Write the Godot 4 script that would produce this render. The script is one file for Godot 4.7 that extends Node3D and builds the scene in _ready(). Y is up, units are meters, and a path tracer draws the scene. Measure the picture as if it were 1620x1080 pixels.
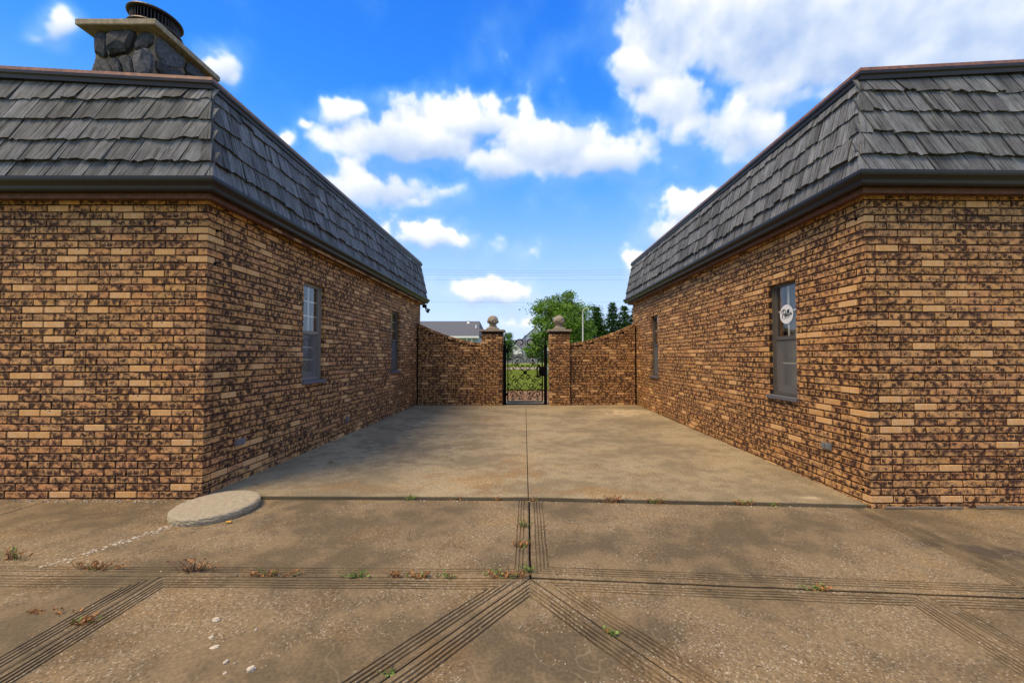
extends Node3D
# A brick courtyard between two low mansard-roofed buildings, closed by a wall with an iron gate.
# Units are metres; y is up; the camera looks towards -z.

const COURSE := 0.0677      # height of one brick course with its joint
const JOINT := 0.0125
const BRICK_DEEP := 0.09

var rng := RandomNumberGenerator.new()
var used := {}              # how often a name was given under a parent
var M := {}                 # materials
var brick_cache := {}
var shake_cache := {}
var eye := Vector3(0, 1.30, 0)

# ---------------------------------------------------------------- mesh collector
class MB:
	var v := PackedVector3Array()
	var uv := PackedVector2Array()
	var c := PackedColorArray()
	var tint := Color.WHITE

	func tri(a: Vector3, b: Vector3, d: Vector3, ua := Vector2.ZERO, ub := Vector2.ZERO, ud := Vector2.ZERO) -> void:
		v.append(a); v.append(b); v.append(d)
		uv.append(ua); uv.append(ub); uv.append(ud)
		c.append(tint); c.append(tint); c.append(tint)

	func quad(a: Vector3, b: Vector3, d: Vector3, e: Vector3, ua := Vector2.ZERO, ub := Vector2.ZERO, ud := Vector2.ZERO, ue := Vector2.ZERO) -> void:
		tri(a, b, d, ua, ub, ud)
		tri(a, d, e, ua, ud, ue)

	# a quad whose texture coordinates are metres along its own edges
	func sheet(a: Vector3, b: Vector3, d: Vector3, e: Vector3, off := Vector2.ZERO) -> void:
		var w := a.distance_to(b)
		var h := b.distance_to(d)
		quad(a, b, d, e, off, off + Vector2(w, 0), off + Vector2(w, h), off + Vector2(0, h))

	func box(p: Vector3, q: Vector3, off := Vector2.ZERO) -> void:
		var a := Vector3(minf(p.x, q.x), minf(p.y, q.y), minf(p.z, q.z))
		var b := Vector3(maxf(p.x, q.x), maxf(p.y, q.y), maxf(p.z, q.z))
		sheet(Vector3(a.x, b.y, b.z), Vector3(b.x, b.y, b.z), Vector3(b.x, a.y, b.z), Vector3(a.x, a.y, b.z), off)
		sheet(Vector3(b.x, b.y, a.z), Vector3(a.x, b.y, a.z), Vector3(a.x, a.y, a.z), Vector3(b.x, a.y, a.z), off)
		sheet(Vector3(b.x, b.y, b.z), Vector3(b.x, b.y, a.z), Vector3(b.x, a.y, a.z), Vector3(b.x, a.y, b.z), off)
		sheet(Vector3(a.x, b.y, a.z), Vector3(a.x, b.y, b.z), Vector3(a.x, a.y, b.z), Vector3(a.x, a.y, a.z), off)
		sheet(Vector3(a.x, b.y, a.z), Vector3(b.x, b.y, a.z), Vector3(b.x, b.y, b.z), Vector3(a.x, b.y, b.z), off)
		sheet(Vector3(a.x, a.y, b.z), Vector3(b.x, a.y, b.z), Vector3(b.x, a.y, a.z), Vector3(a.x, a.y, a.z), off)

	# a box with all twelve edges chamfered: 44 triangles
	func chamfer_box(p: Vector3, q: Vector3, ch: float, off := Vector2.ZERO, per_metre := 1.0) -> void:
		var m := (p + q) / 2.0
		var hs := (q - p).abs() / 2.0
		var faces := [[0, 1, 2], [1, 2, 0], [2, 0, 1]]
		for f in faces:
			var ax: int = f[0]
			var bx: int = f[1]
			var cx: int = f[2]
			for s in [-1.0, 1.0]:
				var pts: Array[Vector3] = []
				var us: Array[Vector2] = []
				for k in [[-1, -1], [1, -1], [1, 1], [-1, 1]]:
					var w := Vector3.ZERO
					w[ax] = s * hs[ax]
					w[bx] = k[0] * (hs[bx] - ch)
					w[cx] = k[1] * (hs[cx] - ch)
					pts.append(m + w)
					var along := w.x if ax != 0 else w.z
					var high := w.y if ax != 1 else w.z
					us.append(off + Vector2(along, -high) * per_metre)
				if s > 0:
					pts.reverse(); us.reverse()
				quad(pts[0], pts[1], pts[2], pts[3], us[0], us[1], us[2], us[3])
		for f in faces:
			var ax: int = f[0]
			var bx: int = f[1]
			var cx: int = f[2]
			for sb in [-1.0, 1.0]:
				for sc in [-1.0, 1.0]:
					var pts: Array[Vector3] = []
					var us: Array[Vector2] = []
					for k in [[-1, 0], [1, 0], [1, 1], [-1, 1]]:
						var w := Vector3.ZERO
						w[ax] = k[0] * (hs[ax] - ch)
						w[bx] = sb * (hs[bx] - (ch if k[1] == 1 else 0.0))
						w[cx] = sc * (hs[cx] - (ch if k[1] == 0 else 0.0))
						pts.append(m + w)
						us.append(off + Vector2(w.x + w.z, -w.y) * per_metre)
					if sb * sc < 0:
						pts.reverse(); us.reverse()
					quad(pts[0], pts[1], pts[2], pts[3], us[0], us[1], us[2], us[3])
		for sx in [-1.0, 1.0]:
			for sy in [-1.0, 1.0]:
				for sz in [-1.0, 1.0]:
					var k := Vector3(sx, sy, sz)
					var i := hs - Vector3(ch, ch, ch)
					var a := m + k * Vector3(hs.x, i.y, i.z)
					var b := m + k * Vector3(i.x, hs.y, i.z)
					var d := m + k * Vector3(i.x, i.y, hs.z)
					var u := off + Vector2(k.x * i.x + k.z * i.z, -k.y * i.y) * per_metre
					if sx * sy * sz > 0:
						tri(a, d, b, u, u, u)
					else:
						tri(a, b, d, u, u, u)

	func tube(pts: Array, r0: float, r1: float, sides := 6) -> void:
		var rings := []
		for i in pts.size():
			var p: Vector3 = pts[i]
			var t: Vector3 = (pts[mini(i + 1, pts.size() - 1)] - pts[maxi(i - 1, 0)]).normalized()
			var n := t.cross(Vector3.UP)
			if n.length() < 0.05:
				n = t.cross(Vector3.RIGHT)
			n = n.normalized()
			var b := t.cross(n)
			var r := lerpf(r0, r1, float(i) / maxf(1, pts.size() - 1))
			var ring := []
			for k in sides:
				var a := TAU * k / sides
				ring.append(p + (n * cos(a) + b * sin(a)) * r)
			rings.append(ring)
		for i in rings.size() - 1:
			for k in sides:
				var l := (k + 1) % sides
				quad(rings[i][k], rings[i + 1][k], rings[i + 1][l], rings[i][l], Vector2(float(k) / sides, i), Vector2(float(k) / sides, i + 1), Vector2(float(k + 1) / sides, i + 1), Vector2(float(k + 1) / sides, i))
		for k in range(1, sides - 1):
			tri(rings[0][0], rings[0][k], rings[0][k + 1])
			tri(rings[-1][0], rings[-1][k + 1], rings[-1][k])

	# profile of (radius, height) turned round the y axis at AT
	func lathe(at: Vector3, prof: Array, sides := 28, wobble := 0.0, noise: FastNoiseLite = null) -> void:
		var rings := []
		for p in prof:
			var ring := []
			for k in sides:
				var a := TAU * k / sides
				var r: float = p.x
				var q := Vector3(cos(a) * r, p.y, sin(a) * r)
				if noise:
					q += Vector3(cos(a), 0, sin(a)) * noise.get_noise_3dv(q * 100.0 + at * 37.0) * wobble
				ring.append(at + q)
			rings.append(ring)
		for i in rings.size() - 1:
			for k in sides:
				var l := (k + 1) % sides
				quad(rings[i][k], rings[i][l], rings[i + 1][l], rings[i + 1][k], Vector2(float(k) / sides, prof[i].y), Vector2(float(k + 1) / sides, prof[i].y), Vector2(float(k + 1) / sides, prof[i + 1].y), Vector2(float(k) / sides, prof[i + 1].y))

	func add(o: MB, t: Transform3D, off := Vector2.ZERO, with := Color.WHITE) -> void:
		v.append_array(t * o.v)
		for u in o.uv:
			uv.append(u + off)
		for k in o.c:
			c.append(k * with)

	func mesh(smooth := false) -> ArrayMesh:
		if smooth:
			var st := SurfaceTool.new()
			st.begin(Mesh.PRIMITIVE_TRIANGLES)
			st.set_smooth_group(0)
			for i in v.size():
				st.set_uv(uv[i]); st.set_color(c[i]); st.add_vertex(v[i])
			st.generate_normals()
			return st.commit()
		var a := []
		a.resize(Mesh.ARRAY_MAX)
		a[Mesh.ARRAY_VERTEX] = v
		a[Mesh.ARRAY_TEX_UV] = uv
		a[Mesh.ARRAY_COLOR] = c
		var m := ArrayMesh.new()
		m.add_surface_from_arrays(Mesh.PRIMITIVE_TRIANGLES, a)
		return m

# ---------------------------------------------------------------- naming and tagging
func numbered(parent: Node, called: String) -> String:
	var key := str(parent.get_instance_id()) + called
	var n: int = used.get(key, 0)
	used[key] = n + 1
	return called if n == 0 else "%s_%03d" % [called, n]

func put(node: Node3D, called: String, parent: Node) -> Node3D:
	node.name = numbered(parent, called)
	parent.add_child(node, true)
	return node

func tag(o: Node, label := "", category := "", group := "", kind := "") -> Node:
	if label: o.set_meta("label", label)
	if category: o.set_meta("category", category)
	if group: o.set_meta("group", group)
	if kind: o.set_meta("kind", kind)
	return o

func base(called: String, label: String, category: String, at := Vector3.ZERO, group := "", turn := 0.0) -> Node3D:
	var o := Node3D.new()
	put(o, called, self)
	o.position = at
	o.rotation.y = turn
	tag(o, label, category, group)
	return o

func obj(called: String, shape, mat: Material, parent: Node = self, smooth := false, kind := "") -> MeshInstance3D:
	var o := MeshInstance3D.new()
	o.mesh = shape.mesh(smooth) if shape is MB else shape
	o.material_override = mat
	put(o, called, parent)
	if kind: o.set_meta("kind", kind)
	return o

# ---------------------------------------------------------------- textures
func noise(sd: int, freq: float, octaves := 4, kind := FastNoiseLite.TYPE_SIMPLEX_SMOOTH) -> FastNoiseLite:
	var n := FastNoiseLite.new()
	n.seed = sd
	n.noise_type = kind
	n.frequency = freq
	n.fractal_octaves = octaves
	n.fractal_type = FastNoiseLite.FRACTAL_FBM if octaves > 1 else FastNoiseLite.FRACTAL_NONE
	return n

# fn(y) gives the bytes of one row; rows are worked out in parallel
func picture(w: int, h: int, fn: Callable) -> Image:
	var rows := []
	rows.resize(h)
	var job := WorkerThreadPool.add_group_task(func(y: int) -> void: rows[y] = fn.call(y), h)
	WorkerThreadPool.wait_for_group_task_completion(job)
	var all := PackedByteArray()
	for r in rows:
		all.append_array(r)
	return Image.create_from_data(w, h, false, Image.FORMAT_RGB8, all)

func put3(row: PackedByteArray, x: int, k: Vector3) -> void:
	row[x * 3] = int(clampf(k.x, 0, 1) * 255.0)
	row[x * 3 + 1] = int(clampf(k.y, 0, 1) * 255.0)
	row[x * 3 + 2] = int(clampf(k.z, 0, 1) * 255.0)

func hash01(x: int, y: int, s: int) -> float:
	var n := (x * 374761393 + y * 668265263 + s * 2147483) & 0x7fffffff
	n = ((n ^ (n >> 13)) * 1274126177) & 0x7fffffff
	return float((n ^ (n >> 16)) & 0xffff) / 65535.0

func srgb(r: int, g: int, b: int) -> Vector3:
	return Vector3(r, g, b) / 255.0

# Rolled-texture brick faces: three bands, sparse to crowded with dark wrinkles. 1024 px = 2 m.
func brick_texture() -> Image:
	var warp := noise(3, 0.06, 2)
	var warp2 := noise(4, 0.06, 2)
	var line := noise(5, 0.090, 1)
	var line2 := noise(9, 0.125, 1)
	var blot := noise(6, 0.024, 2)
	var fine := noise(7, 0.25, 1)
	return picture(1024, 1024, func(y: int) -> PackedByteArray:
		var row := PackedByteArray()
		row.resize(3072)
		var band := clampi(y * 3 / 1024, 0, 2)
		var lim: float = [0.020, 0.15, 0.25][band]
		var blim: float = [0.80, 0.42, 0.26][band]
		for x in 1024:
			var wx := x + warp.get_noise_2d(x, y) * 14.0
			var wy := y + warp2.get_noise_2d(x, y) * 14.0
			var l := absf(line.get_noise_2d(wx * 1.35, wy * 0.8))
			var l2 := absf(line2.get_noise_2d(wx * 1.2, wy))
			var f := fine.get_noise_2d(x, y)
			var b := blot.get_noise_2d(x, y)
			var lim2 := lim * clampf(1.0 + b * 1.9, 0.1, 2.2)
			var t := minf(l, l2 + 0.05)
			var dark := 1.0 - smoothstep(lim2 - 0.02, lim2 + 0.05, t + f * 0.03)
			dark = maxf(dark, smoothstep(blim, blim + 0.10, b + f * 0.08))
			var tan_ := srgb(210, 160, 100).lerp(srgb(220, 178, 128), clampf(0.5 + b, 0, 1)) * (1.0 + f * 0.14)
			var edge := clampf(1.0 - absf(t - lim2 - 0.06) / 0.06, 0, 1) * 0.55 * minf(1.0, lim * 9.0)
			tan_ = tan_.lerp(srgb(150, 84, 40), edge)
			var dk := srgb(60, 34, 17) * (1.0 + f * 0.35)
			put3(row, x, tan_.lerp(dk, dark * 0.97))
		return row)

# Weathered cedar: streaks along v. 512 x 512 px = 1 m.
func shake_texture() -> Image:
	var streak := noise(21, 0.09, 3)
	var fine := noise(22, 0.35, 2)
	var big := noise(23, 0.012, 3)
	var spot := noise(24, 0.05, 3)
	return picture(512, 512, func(y: int) -> PackedByteArray:
		var row := PackedByteArray()
		row.resize(1536)
		for x in 512:
			var s := streak.get_noise_2d(x, y * 0.035)
			var f := fine.get_noise_2d(x, y * 0.07)
			var b := big.get_noise_2d(x, y * 0.5)
			var g := 0.46 + s * 0.11 + f * 0.11 + b * 0.10
			g -= smoothstep(0.36, 0.50, -s + f * 0.25) * 0.22
			put3(row, x, Vector3(g * 0.97, g * 1.0, g * 1.04) * 0.94)
		return row)

# Broom-worn concrete with stains and showing aggregate. BARE: how much aggregate shows; RUST: how much ochre.
# SPOTS: single stains and painted shade, [x, y, rx, ry (pixels), kind, strength]; kind 0 dark, 1 ochre, 2 pale
func concrete_texture(w: int, h: int, px_m: float, sd: int, bare: float, rust: float, light: Vector3, dark: Vector3, spots := []) -> Image:
	var stain := noise(sd, 0.7 / px_m, 4)
	var mott := noise(sd + 1, 4.0 / px_m, 3)
	var fine := noise(sd + 2, 40.0 / px_m, 1)
	var ochre := noise(sd + 3, 1.3 / px_m, 3)
	return picture(w, h, func(y: int) -> PackedByteArray:
		var row := PackedByteArray()
		row.resize(w * 3)
		var near := spots.filter(func(p): return absf(y - p[1]) < p[3] * 1.5)
		for x in w:
			var s := stain.get_noise_2d(x, y * 1.5)
			var m := mott.get_noise_2d(x, y)
			var f := fine.get_noise_2d(x, y)
			var k := light.lerp(dark, smoothstep(-0.62, 0.70, s + m * 0.9))
			var oc := ochre.get_noise_2d(x, y * 1.4)
			k = k.lerp(srgb(150, 112, 62), smoothstep(0.12, 0.5, oc + m * 0.5) * rust)
			for p in near:
				var a: float = (x - p[0]) / p[2]
				var b: float = (y - p[1]) / p[3]
				var r := sqrt(a * a + b * b) - m * 0.9 - oc * 0.5
				var q: float = p[5] * (1.0 - smoothstep(0.3, 1.15, r))
				if q > 0.0:
					k = k.lerp(srgb(70, 60, 48) if p[4] == 0 else srgb(146, 100, 46) if p[4] == 1 else srgb(184, 164, 132), q)
			var g := hash01(x, y, sd)
			k *= 1.0 + f * 0.10 + m * 0.10 + (g - 0.5) * 0.14
			k = k.lerp(srgb(176, 158, 128), 0.35 * (1.0 - smoothstep(0.002, 0.010, absf(oc - 0.04))) * smoothstep(0.0, 0.2, s))
			var thr := bare * smoothstep(-0.30, 0.30, oc - s + m * 0.4)
			var q2 := hash01(x, y, sd + 5)
			if q2 < thr * 0.10:
				k = k.lerp(srgb(205, 198, 184), 0.25 + 0.65 * hash01(x, y, sd + 9))
			elif q2 > 1.0 - thr * 0.07:
				k *= 0.60
			put3(row, x, k)
		return row)

func mottled(sd: int, a: Vector3, b: Vector3, freq: float, size := 160) -> ImageTexture:
	var n := noise(sd, freq * 1.6, 4)
	var f := noise(sd + 1, freq * 8.0, 1)
	return ImageTexture.create_from_image(picture(size, size, func(y: int) -> PackedByteArray:
		var row := PackedByteArray()
		row.resize(size * 3)
		for x in size:
			# blended over the edges so that it repeats without a seam
			var fx := float(x) / size
			var p := lerpf(n.get_noise_2d(x, y), n.get_noise_2d(x - size, y), fx)
			var fy := float(y) / size
			p = lerpf(p, lerpf(n.get_noise_2d(x, y - size), n.get_noise_2d(x - size, y - size), fx), fy)
			var q := f.get_noise_2d(x, y)
			put3(row, x, a.lerp(b, clampf(0.5 + p * 1.3, 0, 1)) * (1.0 + q * 0.16))
		return row))

func mat(color: Color, rough := 0.8, metal := 0.0) -> StandardMaterial3D:
	var m := StandardMaterial3D.new()
	m.albedo_color = color
	m.roughness = rough
	m.metallic = metal
	m.vertex_color_use_as_albedo = true
	m.cull_mode = BaseMaterial3D.CULL_DISABLED
	return m

func textured(t: Texture2D, rough: float, relief := 0.0, scale := 1.0, planar := true) -> StandardMaterial3D:
	var m := mat(Color.WHITE, rough)
	m.albedo_texture = t
	if not planar:
		m.uv1_triplanar = true
		m.uv1_world_triplanar = true
	m.uv1_scale = Vector3.ONE * scale
	if relief > 0.0:
		m.heightmap_enabled = true
		m.heightmap_texture = t
		m.heightmap_scale = relief
	return m

func make_materials() -> void:
	M.brick = textured(ImageTexture.create_from_image(brick_texture()), 0.85, 0.15)
	M.mortar = textured(mottled(31, srgb(36, 22, 14), srgb(54, 35, 22), 0.03), 0.95, 0.0, 2.0, false)
	M.shake = textured(ImageTexture.create_from_image(shake_texture()), 0.9, 0.2)
	M.felt = mat(Color(0.10, 0.10, 0.10), 0.95)
	var fs := []
	for p in [[3.15, 2.66, 0.30, 0.16, 0, 0.8], [2.85, 2.78, 0.2, 0.07, 0, 0.5], [-2.0, 3.1, 0.5, 0.25, 0, 0.35], [0.9, 2.75, 0.9, 0.22, 0, 0.35], [-0.2, 2.5, 0.35, 0.14, 0, 0.4], [-3.1, 3.25, 0.7, 0.18, 0, 0.45], [-0.4, 1.75, 0.25, 0.12, 1, 0.4], [0.9, 1.9, 0.7, 0.25, 0, 0.25], [0.2, 1.7, 0.5, 0.4, 0, 0.4], [1.5, 2.35, 0.6, 0.1, 0, 0.3], [-1.2, 2.1, 0.5, 0.2, 0, 0.3]]:
		fs.append([(p[0] + 4.6) / 9.2 * 1792, (p[1] + 0.75) / 4.6 * 896, p[2] / 9.2 * 1792, p[3] / 4.6 * 896, p[4], p[5] * (0.42 if p[5] < 0.7 else 1.0)])
	var ys := []
	for p in [[-2.3, 6.4, 0.6, 1.2, 0, 0.55], [-1.5, 5.2, 0.7, 0.6, 0, 0.40], [-2.5, 8.6, 0.6, 0.9, 0, 0.35], [-0.5, 4.1, 0.55, 0.35, 1, 0.55], [-0.1, 4.7, 0.3, 0.6, 1, 0.35], [0.6, 3.75, 0.6, 0.16, 1, 0.55], [-1.6, 3.8, 0.8, 0.15, 1, 0.4], [-0.8, 8.0, 0.4, 0.6, 1, 0.35], [2.3, 8.9, 0.7, 0.5, 2, 0.8], [2.2, 7.0, 0.5, 0.35, 0, 0.35], [2.6, 3.6, 0.16, 0.06, 2, 0.9]]:  # dark spots by the left wall paint in the left building's shadow
		ys.append([(p[0] + 3.2) / 7.0 * 1024, (p[1] - 3.4) / 7.0 * 1024, p[2] / 7.0 * 1024, p[3] / 7.0 * 1024, p[4], p[5] * (0.42 if p[5] < 0.7 else 1.0)])
	M.forecourt = textured(ImageTexture.create_from_image(concrete_texture(1792, 896, 194.8, 41, 0.75, 0.18, srgb(130, 111, 81), srgb(92, 79, 57), fs)), 0.92)
	M.alley = textured(ImageTexture.create_from_image(concrete_texture(1024, 1024, 146.0, 61, 0.35, 0.12, srgb(154, 138, 106), srgb(118, 105, 80), ys)), 0.92)
	M.dirt = textured(mottled(71, srgb(44, 36, 28), srgb(74, 60, 44), 0.05), 1.0, 0.0, 1.3, false)
	M.gutter = textured(mottled(72, srgb(32, 27, 25), srgb(38, 32, 29), 0.02), 0.36, 0.0, 1.0, false)
	M.gutter.metallic_specular = 0.4
	M.cap = textured(mottled(73, srgb(118, 78, 54), srgb(142, 96, 66), 0.02), 0.45, 0.0, 0.7, false)
	M.fascia = textured(mottled(74, srgb(84, 52, 36), srgb(104, 66, 46), 0.02), 0.7, 0.0, 1.0, false)
	M.bare_wood = textured(mottled(75, srgb(150, 118, 84), srgb(190, 160, 124), 0.04), 0.85, 0.0, 2.0, false)
	M.stone = textured(mottled(76, srgb(54, 58, 66), srgb(100, 103, 108), 0.03), 0.8, 0.8, 2.2, false)
	M.stone_mortar = textured(mottled(77, srgb(104, 94, 82), srgb(132, 120, 104), 0.04), 0.95, 0.0, 2.0, false)
	M.slab_stone = textured(mottled(78, srgb(128, 116, 98), srgb(168, 154, 132), 0.03), 0.9, 0.2, 1.6, false)
	M.carved = textured(mottled(79, srgb(116, 108, 94), srgb(178, 168, 150), 0.035), 0.9, 0.3, 3.0, false)
	M.flue = mat(Color(0.17, 0.14, 0.14), 0.45, 0.2)
	M.iron = mat(Color(0.03, 0.03, 0.032), 0.55)
	M.iron.metallic_specular = 0.2
	M.frame = mat(Color(0.50, 0.48, 0.45), 0.5)
	M.frame_dark = mat(Color(0.33, 0.31, 0.29), 0.5)
	M.sill = mat(Color(0.36, 0.36, 0.38), 0.55)
	M.muntin = mat(Color(0.84, 0.82, 0.76), 0.5)
	M.wood_inside = mat(Color(0.48, 0.32, 0.18), 0.6)
	M.glass = StandardMaterial3D.new()
	M.glass.transparency = BaseMaterial3D.TRANSPARENCY_ALPHA
	M.glass.albedo_color = Color(0.10, 0.12, 0.12, 0.08)
	M.glass.roughness = 0.02
	M.glass.metallic_specular = 0.75
	M.screen = StandardMaterial3D.new()
	M.screen.transparency = BaseMaterial3D.TRANSPARENCY_ALPHA
	M.screen.albedo_color = Color(0.50, 0.50, 0.50, 0.42)
	M.screen.roughness = 0.8
	M.room = mat(Color(0.30, 0.27, 0.24), 0.9)
	M.added_curtain = mat(Color(0.62, 0.62, 0.60), 0.9)
	M.sticker = mat(Color(0.86, 0.87, 0.88), 0.5)
	M.ink = mat(Color(0.08, 0.08, 0.09), 0.5)
	M.grey_plastic = mat(Color(0.42, 0.43, 0.44), 0.5)
	M.grass = textured(mottled(80, srgb(120, 136, 52), srgb(160, 168, 78), 0.02), 1.0, 0.0, 0.35, false)
	M.blade = mat(Color(0.50, 0.58, 0.22), 0.8)
	M.blade.backlight_enabled = true
	M.blade.backlight = Color(0.25, 0.3, 0.08)
	M.mulch = textured(mottled(81, srgb(112, 82, 54), srgb(150, 116, 78), 0.06), 1.0, 0.0, 0.8, false)
	M.leaf = mat(Color(0.42, 0.56, 0.20), 0.6)
	M.leaf.backlight_enabled = true
	M.leaf.backlight = Color(0.40, 0.52, 0.14)
	M.needle = mat(Color(0.36, 0.50, 0.26), 0.7)
	M.bark = textured(mottled(82, srgb(62, 50, 40), srgb(98, 82, 66), 0.08), 0.95, 0.3, 2.0, false)
	M.weed = mat(Color.WHITE, 0.8)
	M.weed.backlight_enabled = true
	M.weed.backlight = Color(0.3, 0.3, 0.15)
	M.asphalt_roof = textured(mottled(83, srgb(82, 84, 90), srgb(100, 102, 108), 0.05), 0.95, 0.0, 0.6, false)
	M.siding = mat(Color(0.97, 0.96, 0.94), 0.7)
	M.siding_grey = mat(Color(0.58, 0.63, 0.65), 0.7)
	M.trim = mat(Color(0.9, 0.9, 0.9), 0.6)
	M.fence = textured(mottled(84, srgb(104, 108, 114), srgb(130, 132, 136), 0.05), 0.9, 0.0, 0.5, false)
	M.pole = mat(Color(0.75, 0.75, 0.74), 0.5)
	M.wire = mat(Color(0.46, 0.50, 0.56), 0.6)
	M.pebble = textured(mottled(85, srgb(176, 164, 144), srgb(214, 202, 180), 0.06), 0.9, 0.0, 6.0, false)

# ---------------------------------------------------------------- sky
const CLOUDS := [
	[1330, 20, 300, 100, 1.6], [1440, 60, 200, 75, 1.3], [1250, 110, 130, 70, 0.75], [1470, 90, 150, 70, 0.85], [1180, 205, 100, 55, 0.72], [1100, 15, 70, 55, 0.75], [1370, 150, 140, 65, 0.7],
	[1010, 105, 62, 34, 0.85], [1065, 150, 80, 55, 0.8], [1120, 190, 70, 50, 0.7], [1090, 225, 50, 28, 0.55],
	[548, 176, 44, 20, 0.72], [640, 158, 75, 24, 0.6], [650, 216, 110, 46, 1.12], [730, 190, 100, 32, 0.9], [875, 222, 95, 44, 1.05], [950, 244, 80, 32, 0.95], [785, 252, 70, 30, 0.85], [600, 200, 60, 30, 0.7],
	[600, 292, 90, 34, 0.85], [695, 302, 52, 24, 0.7], [556, 268, 40, 26, 0.62], [660, 325, 60, 14, 0.5],
	[668, 372, 52, 24, 1.0], [715, 380, 34, 18, 0.9], [640, 362, 22, 14, 0.8], [786, 386, 16, 11, 0.62], [488, 197, 20, 10, 0.6],
	[770, 460, 70, 20, 0.85], [810, 470, 50, 16, 0.7], [740, 468, 50, 14, 0.6], [820, 510, 110, 18, 0.5], [700, 400, 120, 20, 0.35], [740, 230, 190, 42, 0.66], [1080, 200, 120, 75, 0.66],
	[85, 38, 42, 30, 0.95], [60, 55, 30, 16, 0.7], [340, 105, 38, 32, 1.0], [360, 125, 22, 18, 0.8], [448, 220, 20, 16, 0.9],
	[1085, 330, 40, 34, 1.05], [1060, 360, 34, 28, 0.9], [1010, 425, 22, 26, 0.8], [1110, 310, 26, 18, 0.9],
]

func sky_picture() -> Image:
	var gw := 360
	var gh := 180
	var grid := PackedFloat32Array()
	for gy in gh:
		for gx in gw:
			var u := -90.0 + gx * 5.0
			var v := -280.0 + gy * 5.0
			var s := 0.0
			for c in CLOUDS:
				var a: float = (u - c[0]) / c[2]
				var b: float = (v - c[1]) / c[3]
				var r := a * a + b * b
				if r < 5.0:
					s = maxf(s, c[4] * exp(-r * 0.75)) + c[4] * exp(-r * 1.2) * 0.10
			grid.append(s)
	var puff := noise(101, 5.0, 6)
	var wisp := noise(102, 13.0, 4)
	var wide := noise(103, 1.1, 3)
	var look := func(u: float, v: float) -> float:
		var x := clampf((u + 90.0) / 5.0, 0.0, gw - 1.01)
		var y := clampf((v + 280.0) / 5.0, 0.0, gh - 1.01)
		var i := int(y) * gw + int(x)
		var fx := x - int(x)
		var fy := y - int(y)
		return lerpf(lerpf(grid[i], grid[i + 1], fx), lerpf(grid[i + gw], grid[i + gw + 1], fx), fy)
	var w := 2560
	var h := 1280
	var cp := cos(0.0271)
	var sp := sin(0.0271)
	return picture(w, h, func(py: int) -> PackedByteArray:
		var row := PackedByteArray()
		row.resize(w * 3)
		var el := (0.5 - (py + 0.5) / h) * PI
		if el < -0.02:
			for x in w:
				put3(row, x, srgb(146, 140, 124))
			return row
		var y := sin(el)
		var ce := cos(el)
		var up := clampf(y, 0.0, 1.0)
		var air := srgb(194, 215, 244).lerp(srgb(58, 140, 238), smoothstep(0.02, 0.58, up))
		air = air.lerp(srgb(36, 106, 214), smoothstep(0.40, 0.85, up))
		for x in w:
			var az := (x + 0.5) / w * TAU
			var d := Vector3(sin(az) * ce, y, -cos(az) * ce)
			var n := puff.get_noise_3dv(d)
			var k := wisp.get_noise_3dv(d)
			# elsewhere: unseen cloud, added thickly to whiten the sky's light
			var far_d := wide.get_noise_3d(d.x * 2.0, d.y * 3.4 + 7.0, d.z * 2.0) * 1.5 + 0.50
			var den := far_d
			var lift := 0.0
			var zc := -d.z * cp + d.y * sp
			if zc > 0.15:
				var u := 835.1 + 606.7 * d.x / zc
				var v := 546.85 - 606.7 * (d.y * cp + d.z * sp) / zc
				var wgt := smoothstep(-90.0, 0.0, u) * (1.0 - smoothstep(1620.0, 1710.0, u)) * smoothstep(-280.0, -60.0, v)
				if wgt > 0.0:
					var jx := n * 26.0
					var jy := k * 18.0
					var here: float = look.call(u + jx, v + jy)
					lift = here - look.call(u + jx - 6.0, v + jy - 22.0)
					den = lerpf(far_d, here, wgt)
					lift *= wgt
			var q := den + n * 0.62 + k * 0.30
			var a := smoothstep(0.27, 0.80, q)
			a = lerpf(a, a * a * (3.0 - 2.0 * a), 0.5)
			a = maxf(a, smoothstep(0.02, 0.62, den + n * 0.45) * 0.34)
			var body := clampf(0.50 + lift * 1.1 + k * 0.55 + n * 0.45, 0.0, 1.0)
			var cloud := srgb(164, 184, 218).lerp(srgb(240, 239, 237), body)
			put3(row, x, air.lerp(cloud, a * 0.97))
		return row)

func set_camera_and_light() -> void:
	var cam := Camera3D.new()
	cam.name = "camera"
	cam.position = eye
	cam.rotation = Vector3(0.0271, 0, 0)
	cam.projection = Camera3D.PROJECTION_FRUSTUM
	cam.near = 0.05
	cam.far = 900.0
	cam.size = 2.0 * 0.05 * 540.0 / 606.7
	cam.frustum_offset = Vector2(-25.1, 6.85) / 606.7 * 0.05
	cam.current = true
	add_child(cam)
	var e := Environment.new()
	e.background_mode = Environment.BG_SKY
	var sm := PanoramaSkyMaterial.new()
	sm.panorama = ImageTexture.create_from_image(sky_picture())
	sm.energy_multiplier = 0.56
	var sky := Sky.new()
	sky.sky_material = sm
	e.sky = sky
	e.tonemap_mode = Environment.TONE_MAPPER_LINEAR
	e.tonemap_exposure = 2.35
	e.sdfgi_enabled = true
	e.ssao_enabled = true
	e.ssil_enabled = true
	var we := WorldEnvironment.new()
	we.name = "world_environment"
	we.environment = e
	add_child(we)
	var sun := DirectionalLight3D.new()
	sun.name = "sun"
	sun.light_energy = 0.6
	sun.light_color = Color(1.0, 0.89, 0.70)
	sun.light_angular_distance = 28.0
	sun.shadow_enabled = true
	sun.basis = Basis.looking_at(-Vector3(-0.40, 0.86, 0.28).normalized(), Vector3.FORWARD)
	add_child(sun)

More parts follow.
